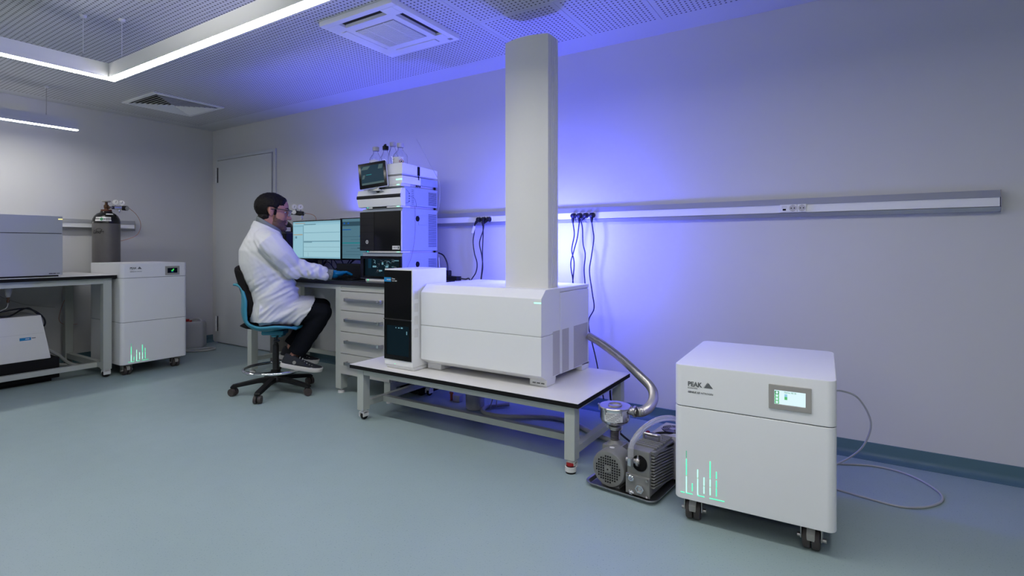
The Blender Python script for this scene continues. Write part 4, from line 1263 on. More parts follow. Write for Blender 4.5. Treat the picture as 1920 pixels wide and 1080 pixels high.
def hand(mb, W, d, rr, tip_drop=.0):
    """right/left hand over a keyboard: palm, four bent fingers and a thumb; rr points to the little-finger side"""
    d = d.normalized(); s = rr - d * rr.dot(d); s.normalize()
    limb(mb, [W - d * .035, W, W + d * .03], [.031 * k_, .029 * k_, .030 * k_], 16)
    pm_ = Matrix((d, s, up)).transposed()
    mb.ball(W + d * .052 + up * .004, (.048 * k_, .042 * k_, .021 * k_), pm_, 14)
    mb.ball(W + d * .035 - s * .018, (.034 * k_, .022 * k_, .020 * k_), pm_, 12)
    for off, L, sp_ in ((-.029, .078, -.10), (-.0095, .088, -.02), (.0105, .081, .05), (.0285, .064, .14)):
        K = W + d * (.088 - abs(off + .008) * .25) + s * off + up * .009
        dd = (d + s * sp_).normalized()
        P1 = K + dd * (L * .46) + up * .006
        P2 = K + dd * (L * .76) - up * .004
        P3 = K + dd * L - up * (.014 + tip_drop)
        limb(mb, [K - dd * .02, K, P1, P2, P3], [.0105 * k_, .0108 * k_, .0095 * k_, .0088 * k_, .0075 * k_], 12)
    T0 = W + d * .028 - s * .030
    T1 = W + d * .060 - s * .054 - up * .004
    T2 = W + d * .092 - s * .056 - up * .012
    limb(mb, [T0, T1, T2], [.0135 * k_, .0115 * k_, .0088 * k_], 12)
k_ = .72
dN, sN = V3((.66, .75, -.03)), V3((.75, -.66, 0))
dF, sF = V3((.85, .52, -.05)), V3((-.52, .85, 0))
hand(bd, wrN + dN.normalized() * .016, dN, sN); hand(bd, wrF + dF.normalized() * .016, dF, sF)
# feet inside the shoes
def foot_frame(heel, toe):
    x = (toe - heel).normalized(); y = up.cross(x).normalized(); z = x.cross(y)
    return Matrix((x, y, z)).transposed().to_4x4(), heel
FN = (V3((.076, -.100, .216)), V3((.325, -.014, .152)))
FF = (V3((-.020, .098, .232)), V3((.228, .182, .170)))
for (h_, t2), an_ in ((FN, anN), (FF, anF)):
    m3, o_ = foot_frame(h_, t2)
    T = lambda x, y, z: o_ + (m3 @ V3((x, y, z)))
    limb(bd, [an_, T(.055, 0, .070), T(.12, 0, .042), T(.19, 0, .034)], [.034, .030, .020, .012])
bme = remesh(bd, .0042, 2)
bme.materials.append(M['skin'])
person = bpy.data.objects.new('person', bme)
COL.objects.link(person)
person.location = (FX, FY, 0); person.rotation_euler = (0, 0, FROT)
tag(person, 'seated person in a white lab coat, glasses and blue gloves working at the bench monitors', 'person')

HI = HM.inverted()
def shell_from(mask, off, name, matname, jitter=0.0):
    bm = bmesh.new(); bm.from_mesh(bme)
    bm.verts.ensure_lookup_table()
    val = {}
    for v in bm.verts:
        q = HI @ v.co
        val[v] = mask(q) + .004 * noise.noise(q * 160) if q.z > -.20 and q.length < .25 else -1
    dele = [v for v in bm.verts if val[v] < -.006]
    keep = {v.index: val[v] for v in bm.verts}
    bm.normal_update()
    nr = {v: v.normal.copy() for v in bm.verts}
    for v in bm.verts:
        k = max(0.0, min(1.0, (val[v] + .004) / .018))
        j = 1 + jitter * noise.noise(v.co * 90)
        v.co = v.co + nr[v] * ((off * j + .002) * k ** .8 - .002)
    bmesh.ops.delete(bm, geom=dele, context='VERTS')
    me = bpy.data.meshes.new(name)
    bm.to_mesh(me); bm.free()
    me.materials.clear(); me.materials.append(M[matname])
    for p in me.polygons: p.use_smooth = True; p.material_index = 0
    return obj(name, me, None, person, wn=False)
def hair_mask(q):
    # positive inside the scalp region
    if abs(q.y) > .070 and q.z < .026 and -.027 < q.x < .011: return -1
    top = min(.066 - q.x + (q.z - .06) * .30, q.z - .050)
    side = min(.030 + max(0, q.z - .03) * .5 - q.x, q.z - .022)
    burn = min(.026 - q.x, q.x - .012, q.z + .020) if abs(q.y) > .045 else -1
    back = min(-.018 - q.x, q.z + .066 - (q.x + .06) * .45)
    return max(top, side, burn, back)
shell_from(hair_mask, .0085, 'hair', 'hair', .35)
def beard_mask(q):
    jaw = min(q.x - .008, -.030 - q.z + (q.x - .02) * .12, q.z + .128)
    if abs(q.y) < .020 and -.0745 < q.z < -.052 and q.x > .075: return -1
    mous = min(q.x - .060, -.0430 - q.z, q.z + .06) if abs(q.y) < .04 else -1
    burn = min(.030 - q.x, q.x - .010, -.018 - q.z, q.z + .06) if abs(q.y) > .045 else -1
    cheek = -.036 - q.z - max(0, q.x - .030) * .32
    return max(min(jaw, cheek), mous, burn)
shell_from(beard_mask, .0030, 'beard', 'beard', .5)
for s_ in (-1, 1):
    bw = MB().tube([HM @ V3((.086, s_ * .012, .028)), HM @ V3((.090, s_ * .028, .034)), HM @ V3((.076, s_ * .046, .029))], .0042, 8)
    obj('eyebrow', bw, 'hair', person)
    ey = MB().use('printwhite').ball(HM @ V3((.0730, s_ * .030, .007)), (.0105, .0105, .0065), n=12).use('printblack').ball(HM @ V3((.0815, s_ * .030, .006)), (.0035, .004, .004), n=8)
    obj('eye', ey, None, person)
# glasses
gl = MB().use('blackmetal')
for s_ in (-1, 1):
    gl.tube([HM @ V3((-.012, s_ * .086, .012)), HM @ V3((.03, s_ * .084, .020)), HM @ V3((.080, s_ * .076, .021)), HM @ V3((.100, s_ * .062, .020))], .0030, 8)
gl.tube([HM @ V3((.098, -.064, .021)), HM @ V3((.112, -.03, .024)), HM @ V3((.114, 0, .020)), HM @ V3((.112, .03, .024)), HM @ V3((.098, .064, .021))], .0034, 8)
go = obj('glasses', gl, None, person)
M['lens'] = mat('clear_lens', (.9, .93, .97), .05, trans=.9, ior=1.1, noise_amt=.005)
for s_ in (-1, 1):
    ln = MB()
    pts = [V3((.112, s_ * .008, .020)), V3((.104, s_ * .060, .020)), V3((.098, s_ * .060, -.016)), V3((.107, s_ * .016, -.020))]
    ln.quad(*[HM @ p for p in pts])
    ln.quad(*[HM @ (p + V3((.0015, 0, 0))) for p in pts])
    obj('lens', ln, 'lens', go, wn=False)

# --- lab coat
ct = MB()
torso(ct, [(-.020, -.028, .545, .20, .140, 0), (-.006, -.030, .60, .195, .160, 0), (.010, -.028, .68, .185, .165, 0), (.006, -.032, .76, .180, .165, 0), (-.035, -.045, .86, .188, .165, .0), (-.066, -.058, .96, .200, .155, .0),
           (-.078, -.066, 1.05, .205, .140, -.004), (-.070, -.064, 1.12, .19, .118, -.010), (-.056, -.058, 1.175, .135, .100, -.020), (-.046, -.052, 1.225, .088, .080, -.028)])
def sl(p, q, t, dz=0, dn=0): 
    return p.lerp(q, t) + up * dz
limb(ct, [shN + V3((-.055, .055, .03)), shN, shN.lerp(elN, .5) + V3((.012, -.012, .006)), elN], [.075, .089, .084, .073], 22)
limb(ct, [elN, elN.lerp(wrN, .3) + up * .004, elN.lerp(wrN, .7) + up * .002, wrN - (wrN - elN).normalized() * .040], [.073, .066, .054, .045], 22)
limb(ct, [shF + V3((.03, -.06, .03)), shF, shF.lerp(elF, .5), elF], [.07, .082, .076, .066], 20)
limb(ct, [elF, elF.lerp(wrF, .5), wrF - (wrF - elF).normalized() * .012], [.066, .056, .045], 20)
# skirt over the thighs, hem falling from the knee back to the seat
t_ = bmesh.new()
rings = []
NS = 30
for i in range(9):
    k = i / 8
    A_, Bq = hipN.lerp(knN, -.10 + k * .92), hipF.lerp(knF, -.10 + k * .92)
    c = (A_ + Bq) / 2
    ax = ((knN - hipN) + (knF - hipF)).normalized()
    sd = (A_ - Bq); hwid = sd.length / 2; sd.normalize()
    vz = sd.cross(ax) if sd.cross(ax).z > 0 else ax.cross(sd)
    vz.normalize()
    ring = []
    for j in range(NS):
        a = 2 * PI * j / NS
        ca, sa = math.cos(a), math.sin(a)
        ca = math.copysign(abs(ca) ** .75, ca); sa = math.copysign(abs(sa) ** .75, sa)
        p = c + sd * ((hwid + .122 - .016 * k) * ca) + vz * (((.114 if sa > 0 else .122) - .020 * k) * sa)
        p -= ax * ((max(0, -sa) * .120 + (1 - abs(sa)) * .03) * k)
        p += ax * (max(0, sa) * .02 * k)
        ring.append(t_.verts.new(p))
    rings.append(ring)
for A, B_ in zip(rings, rings[1:]):
    for j in range(NS):
        t_.faces.new((A[j], A[(j + 1) % NS], B_[(j + 1) % NS], B_[j]))
t_.faces.new(rings[0][::-1]); t_.faces.new(rings[-1])
bmesh.ops.recalc_face_normals(t_, faces=t_.faces)
ct.merge(t_)
# turned-down collar
CC = V3((-.026, -.052, 1.215))
def ringpts(rad, zb, amp, a0, a1, nn, rx=1.0):
    return [CC + f * (rad * rx * math.cos(a)) + r * (rad * math.sin(a)) + up * (zb - amp * math.cos(a)) for a in [a0 + (a1 - a0) * k / nn for k in range(nn + 1)]]
for rad, zb in ((.094, .000), (.102, -.016), (.110, -.034)):
    ct.sweep(ringpts(rad, zb, .045, R(38), R(322), 40), .011, 10)
cme = remesh(ct, .0062, 3)
# folds: creases in the sleeve's bend, across the waist and down the skirt
for v in cme.vertices: pass
def fold(p):
    q = p.copy()
    s = 0.0
    s += .006 * noise.noise(V3((q.x * 7, q.y * 7, q.z * 7)))
    w = max(0, 1 - ((q - elN).length / .22)) 
    s += .022 * w * noise.noise(V3(((q.x + q.z * .6) * 34, q.y * 9, (q.z - q.x * .3) * 9)))
    wl_ = max(0, 1 - abs(q.z - .78) / .20)
    s += (.020 if q.x > -.05 else .008) * wl_ * noise.noise(V3((q.x * 9 + 3, q.y * 9, (q.z - q.x * .55) * 34)))
    w = max(0, min(1, (.70 - q.z) / .06)) 
    w *= max(0, min(1, (q.x + .06) / .10))
    s += .018 * w * noise.noise(V3(((q.x - q.z * 1.1) * 30, q.y * 8, (q.z + q.x * .5) * 9)))
    w = max(0, min(1, (q.x - .20) / .1)) * (1 if q.z > .8 else 0)
    s += .011 * w * noise.noise(V3((q.x * 40, q.y * 30, q.z * 12)))
    w = max(0, 1 - (q - shN).length / .20)
    s += .015 * w * noise.noise(V3((q.x * 16, q.y * 16, (q.z + q.x) * 28)))
    return s
nrm = [v.normal.copy() for v in cme.vertices]
for v, n_ in zip(cme.vertices, nrm):
    v.co = v.co + n_ * fold(v.co)
cme.materials.append(M['coat'])
for p in cme.polygons: p.use_smooth = True
coat = obj('lab_coat', cme, None, person, wn=False)
seam = [shN + V3((-.058, -.0, .118)), shN + V3((-.064, -.058, .075)), shN + V3((-.070, -.075, .02)), shN + V3((-.074, -.070, -.05))]
# grey shirt collar
sc_ = MB()
for rad, zb, rr in ((.079, .012, .0085), (.078, .026, .0085), (.077, .036, .007), (.081, -.002, .0085)):
    sc_.sweep(ringpts(rad, zb, .047, R(12), R(348), 44), rr, 10)
sme = remesh(sc_, .004, 2); sme.materials.append(M['shirt'])
obj('shirt_collar', sme, None, person, wn=False)
for W_, d_ in ((wrN, (wrN - elN).normalized()), (wrF, (wrF - elF).normalized())):
    obj('shirt_cuff', MB().lathe([(.034, -.03), (.0375, -.028), (.0375, .020), (.033, .022)], n=22).merge(bmesh.new()), 'shirt', person, W_, d_.to_track_quat('Z', 'Y').to_euler())

# --- gloves
k_ = 1.0
for W_, d_, s2 in ((wrN, dN, sN), (wrF, dF, sF)):
    gm = MB(); hand(gm, W_ + d_.normalized() * .016, d_, s2)
    g_ = remesh(gm, .0026, 2); g_.materials.append(M['glove'])
    obj('glove', g_, None, person, wn=False)

# --- trousers
tr = MB()
torso(tr, [(-.05, -.02, .545, .175, .13, 0), (-.03, -.022, .62, .17, .145, 0), (-.02, -.03, .72, .16, .14, 0)])
for a, b, c, last in ((hipN, knN, anN, .0), (hipF, knF, anF, .0)):
    limb(tr, [a, a.lerp(b, .5), b], [.098, .088, .069], 22)
    e = b.lerp(c, 1.03)
    limb(tr, [b, b.lerp(c, .25), b.lerp(c, .6), e], [.069, .072, .067, .064], 22, balls=False)
    tr.ball(b, .069, n=10)
tme = remesh(tr, .006, 3)
for v in tme.vertices:
    v.co = v.co + v.normal * (.005 * noise.noise(V3((v.co.x * 14, v.co.y * 14, v.co.z * 26))))
tme.materials.append(M['trouser'])
obj('trousers', tme, None, person, wn=False)

# --- shoes
for (h_, t2), lab in ((FN, 1), (FF, 0)):
    m3, o_ = foot_frame(h_, t2)
    Lh = (t2 - h_).length + .02
    def outline(k):     # half widths along the sole
        return .036 * (1 - (1 - min(k / .12, 1)) ** 2) ** .5 if k < .12 else (.036 + .012 * math.sin(PI * (k - .12) / .9) if k < .80 else .047 * (1 - ((k - .80) / .20) ** 2.4) ** .5)
    def shoe_mesh(levels):
        t = bmesh.new()
        ks = [0, .02, .05, .10, .18, .28, .40, .52, .64, .74, .82, .89, .94, .975, .995]
        rings = []
        for (zf, wk, grow) in levels:
            L_ = [V3((k * (Lh + grow) - grow * .5, max(outline(k), .004) * wk, zf(k))) for k in ks]
            ring = L_ + [V3((p.x, -p.y, p.z)) for p in L_[::-1]]
            rings.append([t.verts.new(p) for p in ring])
        n = len(rings[0])
        for A, B_ in zip(rings, rings[1:]):
            for j in range(n):
                t.faces.new((A[j], A[(j + 1) % n], B_[(j + 1) % n], B_[j]))
        t.faces.new(rings[0][::-1]); t.faces.new(rings[-1])
        bmesh.ops.recalc_face_normals(t, faces=t.faces)
        return t
    spring = lambda k: .010 * max(0, k - .75) / .25
    sole = MB().merge(shoe_mesh([(lambda k: spring(k), .93, 0), (lambda k: .006 + spring(k), 1.0, .004), (lambda k: .028 + spring(k), 1.02, .006), (lambda k: .032 + spring(k), .97, 0)]))
    M4 = Matrix.Translation(o_) @ m3
    def topz(k):
        return .098 - .010 * k if k < .30 else (.095 - .050 * (k - .30) / .38 if k < .68 else .045 - .008 * (k - .68) / .32)
    upper = MB().merge(shoe_mesh([(lambda k: .026 + spring(k), .96, -.004), (lambda k: .030 + .45 * (topz(k) - .03) + spring(k), .94, -.010), (lambda k: .030 + .85 * (topz(k) - .03) + spring(k), .72, -.022), (lambda k: topz(k) + spring(k), .42, -.034)]))
    sh = obj('shoe', upper, 'shoe', person, wn=False)
    sh.matrix_local = M4
    so_ = obj('sole', sole, 'sole', sh, wn=False)
    for k in range(6):
        kx = .115 + k * .019
        zz = topz(kx / Lh) + .004
        obj('lace', MB().tube([(kx, -.022, zz - .008), (kx + .004, -.010, zz + .003), (kx + .004, .010, zz + .003), (kx, .022, zz - .008)], .0028, 6), 'printwhite', sh)
    obj('emblem', MB().cyl((.088, -.040, .052), (.088, -.0465, .051), .012, n=20), 'greyplastic', sh)

# ================================================================ LEFT TABLE AND ITS INSTRUMENTS
lt = thing('lab_table', 'tall white topped table on castors against the left wall', 'table', (-6.04, -.55, 0))
LTZ, LTL, LTD = .848, 2.495, .92          # local: x 0..LTD towards the room, y 0..LTL
obj('tabletop', B(0, 0, LTZ - .003, LTD, LTL, LTZ, .001, 1), 'laminate', lt)
obj('edge_core', B(0, 0, LTZ - .027, LTD, LTL, LTZ - .003), 'blackmat', lt)
for x in (.03, LTD - .09):
    for y in (.05, LTL - .085):
        obj('leg', B(x, y, .065, x + .06, y + .06, LTZ - .027, .002, 1), 'frame', lt)
        c = obj('castor', MB().box(x + .004, y + .004, .022, x + .014, y + .056, .060, .004).box(x + .046, y + .004, .022, x + .056, y + .056, .060, .004).box(x + .004, y + .006, .046, x + .056, y + .054, .064, .004), 'white2', lt)
        obj('wheel', MB().lathe([(.010, -.014), (.025, -.014), (.029, -.009), (.029, .009), (.025, .014), (.010, .014)], (x + .03, y + .03, .029), 20, 'x'), 'black', c)
for y in (.055, LTL - .080):
    obj('side_stretcher', B(.09, y + .005, .070, LTD - .09, y + .045, .118, .001, 1), 'frame', lt)
    obj('apron', B(.09, y + .005, LTZ - .072, LTD - .09, y + .035, LTZ - .027, .001, 1), 'frame', lt)
obj('long_stretcher', B(.700, .10, .070, .740, LTL - .075, .110, .001, 1), 'frame', lt)
for x in (.035, LTD - .060):
    obj('apron', B(x, .11, LTZ - .072, x + .03, LTL - .085, LTZ - .027, .001, 1), 'frame', lt)

an = thing('analyser', 'wide bluish white analyser with a yellow light on the left table', 'instrument', (-5.86, .05, LTZ))
AD, AL = .66, 1.56
obj('lower_body', B(0, 0, .012, AD, AL, .335, .003), 'analyser', an)
obj('upper_hood', B(0, 0, .339, AD, AL, .474, .004), 'analyser', an)
obj('inner_gap', B(.006, .006, .33, AD - .006, AL - .006, .345), 'dark', an)
obj('status_light', B(AD - .002, AL - .028, .446, AD + .0012, AL - .001, .453), 'ledyellow', an)
obj('plinth', B(.03, .03, 0, AD - .02, AL - .02, .014), 'dark', an)
for k, (a, b, m) in enumerate(((.085, .062, 'print'), (.060, .042, 'print'), (.038, .018, 'printgrey'))):
    obj('front_print', B(AD - .002, AL - a, .022, AD + .001, AL - b, .029), m, an, wn=False)

vp = thing('vacuum_enclosure', 'pale sloping pump enclosure with a blue tag under the left table', 'pump', (-5.86, .60, .192))
side = [(0, 0), (.50, 0), (.485, .14), (.455, .345), (.0, .345)]
mb = MB()
t_ = bmesh.new()
va = [t_.verts.new((x, 0, z)) for x, z in side]
vb = [t_.verts.new((x, .985 - z * .14, z)) for x, z in side]
t_.faces.new(va); t_.faces.new(vb[::-1])
for i in range(5):
    t_.faces.new((va[i], vb[i], vb[(i + 1) % 5], va[(i + 1) % 5]))
bmesh.ops.recalc_face_normals(t_, faces=t_.faces)
bmesh.ops.bevel(t_, geom=list(t_.edges), offset=.004, segments=2, profile=.5, affect='EDGES')
mb.merge(t_)
obj('shell', mb, 'white2', vp)
tilt = Matrix.Translation((.4805, .86, .170)) @ Matrix.Rotation(R(-8.5), 4, 'Y')
vb_ = obj('brand_tag', MB().box(-.001, -.06, -.011, .002, .008, .011, mtx=tilt), 'bluelabel', vp)
obj('model_print', MB().box(-.001, .012, .001, .0015, .036, .006, mtx=tilt), 'print', vp)
obj('tag_print', MB().box(.001, -.026, -.003, .0025, -.002, .003, mtx=tilt), 'printwhite', vb_)
obj('seam', MB().box(-.001, -.80, .035, .0012, .085, .037, mtx=tilt), 'ventgrey', vp)
pli = tag(obj('black_plinth', MB().box(-5.90, .45, .03, -5.352, 1.637, .192, .004).box(-5.86, .5, 0, -5.40, 1.60, .03), 'blackmat'), 'long black plinth on the floor under the pale pump enclosure', 'plinth')

for p, n_, m in (([(-5.55, .95, .60), (-5.48, 1.20, .56), (-5.45, 1.33, .585), (-5.47, 1.47, .59), (-5.46, 1.56, .52), (-5.48, 1.575, .44), (-5.60, 1.50, .40)], 'upper black cable looping over the pale pump enclosure', 'cable'),
              ([(-5.5, .95, .57), (-5.46, 1.22, .555), (-5.44, 1.35, .545), (-5.50, 1.44, .58), (-5.52, 1.50, .585), (-5.52, 1.56, .50), (-5.58, 1.50, .41)], 'lower black cable sagging across the pale pump enclosure', 'cable')):
    tag(obj('cable', MB().tube(p, .0065, 8), m), n_, 'cable')
tag(obj('copper_tube', MB().tube([(-6.02, 1.90, .84), (-5.98, 1.88, .66), (-5.95, 1.83, .52), (-5.96, 1.82, .42), (-6.0, 1.88, .37), (-6.05, 1.98, .36)], .0022, 6), 'copper'), 'copper tube hanging in a loop under the left table beside the rear leg', 'tube')
tag(obj('thin_wire', MB().tube([(-6.03, 1.30, .78), (-6.04, 1.42, .68), (-6.05, 1.60, .58), (-6.06, 1.82, .53)], .0018, 6), 'greyplastic'), 'thin grey wire sagging along the left wall below the table', 'wire')
fl = thing('inline_filter', 'dark inline filter with a brass nozzle hanging below the left table', 'filter', (-5.30, 1.315, .70))
obj('filter_body', MB().lathe([(.010, .0), (.016, .015), (.022, .045), (.024, .06), (.024, .121)], n=18), 'greyplastic', fl)
obj('nozzle', MB().lathe([(.004, -.040), (.009, -.036), (.009, -.02), (.006, -.016), (.011, .002)], n=14), 'brass', fl)
obj('drain_tube', MB().tube([(0, 0, -.04), (-.005, -.01, -.08), (-.03, -.06, -.11)], .003, 6), 'greyplastic', fl)
tag(obj('floor_hose', MB().tube([(-5.62, 1.60, .25), (-5.66, 1.72, .16), (-5.72, 1.82, .06), (-5.74, 1.92, .022), (-5.84, 1.92, .018), (-6.0, 1.80, .018)], .014, 8), 'tube'), 'pale hose running to the floor behind the black plinth', 'hose')

# gas cylinders
def wrap(me, r, z, phi0, k=1.0):
    for v in me.vertices:
        x, y = v.co.x * k, v.co.y * k
        d = v.co.z
        a = phi0 + x / r
        v.co = ((r + .0004 + max(d, 0)) * math.cos(a), (r + .0004 + max(d, 0)) * math.sin(a), z + y)
def regulator(t, az, h, k=1.0):
    """two-gauge pressure regulator; points along direction az from the valve"""
    rm = Matrix.Rotation(az, 4, 'Z')
    V = lambda x, y, z: rm @ Vector((x, y, z + h))
    rg = obj('regulator', MB().use('steel').cyl(V(.018, 0, 0), V(.060, 0, 0), .011, n=12).use('blackmetal').cyl(V(.044, 0, 0), V(.058, 0, 0), .016, n=6)
             .use('chrome').cyl(V(.060, 0, 0), V(.135, 0, 0), .019, n=16).cyl(V(.075, 0, .010), V(.070, 0, .045), .006, n=10).cyl(V(.115, 0, .010), V(.118, 0, .045), .006, n=10)
             .cyl(V(.10, -.0, -.012), V(.104, -.006, -.045), .006, n=10), None, t)
    return rg, V
cy = thing('gas_cylinder', 'grey gas cylinder with a black shoulder standing behind the tall generator', 'gas cylinder', (-5.83, 2.13, 0))
obj('cylinder_body', MB().lathe([(.095, 0), (.107, .012), (.107, 1.300)], n=40), 'cylgrey', cy)
obj('shoulder', MB().lathe([(.1075, 1.298), (.1075, 1.315), (.103, 1.340), (.090, 1.368), (.070, 1.390), (.048, 1.402), (.046, 1.412)], n=40), 'cylblack', cy)
obj('collar', MB().lathe([(.038, 1.405), (.042, 1.408), (.042, 1.428), (.038, 1.430)], n=26), 'rust', cy)
vv = obj('valve', MB().lathe([(.018, 1.425), (.016, 1.440), (.020, 1.446), (.020, 1.470), (.012, 1.476), (.010, 1.498)], n=16).cyl((0, 0, 1.450), (.012, .024, 1.450), .013, n=12), 'brass', cy)
hw_ = MB().lathe([(.027, 1.500), (.033, 1.503), (.034, 1.508), (.031, 1.513), (.010, 1.514)], n=10)
obj('handwheel', hw_, 'greyplastic', vv)
rg, V = regulator(cy, R(88), 1.452)
for x, zz, tl in ((.072, .050, 0), (.122, .047, 0)):
    c = V(x, 0, zz)
    dv = Vector((.95, -.32, .0)).normalized()
    g = obj('gauge', MB().use('steel').cyl(c - dv * .010, c + dv * .010, .0255, n=22).use('paper').cyl(c + dv * .010, c + dv * .0108, .0225, n=22), None, rg)
    obj('needle', MB().cyl(c + dv * .0115 + Vector((0, 0, -.004)), c + dv * .0115 + Vector((.002, .006, .014)), .0016, n=6), 'printblack', rg, wn=False)
k0, k1 = V(.132, 0, .0), V(.150, -.045, -.004)
obj('pressure_knob', MB().use('blackmat').cyl(k0, k1, .022, n=18).use('scr_grey').use('alu').cyl(k1, k1 + (k1 - k0).normalized() * .004, .020, n=18), None, rg)
me = text_mesh('Linde', .058, .0022, .0004, shear=.35)
wrap(me, .107, 1.205, R(-82), .74)
me.materials.clear(); me.materials.append(M['printblack'])
obj('cylinder_lettering', me, None, cy, wn=False)
obj('lettering_arc', MB().tube([((.1078) * math.cos(R(a)), .1078 * math.sin(R(a)), 1.236 + .014 * math.sin(PI * (a + 66) / 30)) for a in range(-66, -35, 6)], .0018, 5), 'printblack', cy)
lb = MB().use('paper')
for k in range(14):
    a0, a1 = R(-70 + k * 5), R(-65 + k * 5)
    ra, rb = .1080, .0985
    lb.quad((ra * math.cos(a0), ra * math.sin(a0), 1.318), (ra * math.cos(a1), ra * math.sin(a1), 1.318), (rb * math.cos(a1), rb * math.sin(a1), 1.356), (rb * math.cos(a0), rb * math.sin(a0), 1.356))
lbo = obj('shoulder_label', lb, None, cy, wn=False)
a = R(-40)
dm = MB()
c = Vector((.1050 * math.cos(a), .1050 * math.sin(a), 1.336))
dm.prism([(-.016, 0), (0, -.016), (.016, 0), (0, .016)], 'y', -.001, .001, mtx=Matrix.Translation(c) @ Matrix.Rotation(a + PI / 2, 4, 'Z') @ Matrix.Rotation(R(-14), 4, 'X'))
obj('gas_diamond', dm, 'greenlabel', lbo, wn=False)
for k in range(3):
    lp = MB()
    for q in range(4):
        a0, a1 = R(-22 + q * 4), R(-18 + q * 4)
        rr, zz = .1072 - k * .0024, 1.326 + k * .009
        lp.quad((rr * math.cos(a0), rr * math.sin(a0), zz), (rr * math.cos(a1), rr * math.sin(a1), zz), (rr * math.cos(a1) - .0006, rr * math.sin(a1), zz + .003), (rr * math.cos(a0) - .0006, rr * math.sin(a0), zz + .003))
    obj('label_text', lp, 'printgrey', lbo, wn=False)
wl = MB()
for q in range(5):
    a0, a1 = R(-22 + q * 8), R(-14 + q * 8)
    wl.quad((.0835 * math.cos(a0), .0835 * math.sin(a0), 1.379), (.0835 * math.cos(a1), .0835 * math.sin(a1), 1.379), (.0755 * math.cos(a1), .0755 * math.sin(a1), 1.389), (.0755 * math.cos(a0), .0755 * math.sin(a0), 1.389))
obj('stamp_label', wl, 'paper', cy, wn=False)
tag(obj('copper_tube', MB().tube([(-5.785, 2.30, 1.448), (-5.80, 2.36, 1.40), (-5.82, 2.405, 1.33), (-5.84, 2.415, 1.26), (-5.86, 2.385, 1.19), (-5.90, 2.30, 1.145), (-5.95, 2.20, 1.11), (-5.98, 2.14, 1.0)], .0022, 6), 'copper'), 'copper tube curving from the regulator of the gas cylinder behind the generator', 'tube')

c2 = thing('gas_cylinder', 'black shouldered gas cylinder behind the seated person, mostly hidden', 'gas cylinder', (-4.455, 3.02, 0))
obj('cylinder_body', MB().lathe([(.092, 0), (.104, .012), (.104, 1.19)], n=36), 'cylgrey', c2)
obj('shoulder', MB().lathe([(.1045, 1.188), (.1045, 1.235), (.100, 1.262), (.086, 1.292), (.062, 1.315), (.043, 1.325), (.041, 1.335)], n=36), 'cylblack', c2)
obj('collar', MB().lathe([(.034, 1.33), (.037, 1.332), (.037, 1.350), (.034, 1.352)], n=22), 'blackmetal', c2)
v2 = obj('valve', MB().lathe([(.016, 1.350), (.014, 1.362), (.018, 1.37), (.018, 1.395), (.010, 1.40), (.009, 1.42)], n=14), 'brass', c2)
obj('handwheel', MB().lathe([(.024, 1.42), (.030, 1.423), (.031, 1.428), (.028, 1.433), (.010, 1.434)], n=10), 'black', v2)
lb = MB().use('paper')
for k in range(14):
    a0, a1 = R(-60 + k * 5), R(-55 + k * 5)
    ra, rb = .1052, .1030
    lb.quad((ra * math.cos(a0), ra * math.sin(a0), 1.225), (ra * math.cos(a1), ra * math.sin(a1), 1.225), (rb * math.cos(a1), rb * math.sin(a1), 1.262), (rb * math.cos(a0), rb * math.sin(a0), 1.262))
obj('shoulder_label', lb, None, c2, wn=False)
# its regulator, reaching to the right of the valve
L = lambda x, y, z: Vector((x + 4.455, y - 3.02, z))
a_, b_ = L(-4.425, 3.02, 1.385), L(-4.105, 2.985, 1.382)
r2 = obj('regulator', MB().use('chrome').cyl(a_, L(-4.30, 3.0, 1.385), .010, n=12).use('blackmetal').cyl(L(-4.20, 2.955, 1.392), L(-4.10, 2.985, 1.378), .021, n=16).use('chrome').cyl(L(-4.30, 3.0, 1.385), L(-4.19, 2.97, 1.388), .012, n=12)
         .cyl(L(-4.125, 2.98, 1.38), L(-4.125, 2.98, 1.43), .005, n=8).cyl(L(-4.16, 2.97, 1.385), L(-4.162, 2.955, 1.43), .005, n=8).cyl(L(-4.11, 2.98, 1.372), L(-4.10, 2.975, 1.330), .008, .009, n=10).cyl(L(-4.105, 2.985, 1.382), L(-4.075, 2.995, 1.381), .006, n=8), None, c2)
dv = Vector((.79, -.6, 0)).normalized()
for c in (L(-4.168, 2.945, 1.440), L(-4.118, 2.972, 1.438)):
    obj('gauge', MB().use('steel').cyl(c - dv * .010, c + dv * .010, .0245, n=22).use('paper').cyl(c + dv * .010, c + dv * .0106, .0205, n=22), None, r2)
    obj('needle', MB().cyl(c + dv * .0112 + Vector((0, 0, -.008)), c + dv * .0112 + Vector((.003, .004, .010)), .0017, n=6), 'printblack', r2, wn=False)
k0 = L(-4.185, 2.955, 1.392)
obj('pressure_knob', MB().use('blackmetal').cyl(k0, k0 + dv * .040, .021, n=18).use('alu').cyl(k0 + dv * .040, k0 + dv * .044, .019, n=18), None, r2)
tag(obj('copper_tube', MB().tube([(-4.075, 2.995, 1.381), (-4.05, 3.03, 1.375), (-4.03, 3.06, 1.355), (-4.025, 3.07, 1.31), (-4.03, 3.075, 1.18), (-4.04, 3.08, 1.0)], .0022, 6), 'copper'), 'copper tube arching down behind the front monitor from the hidden cylinder', 'tube')

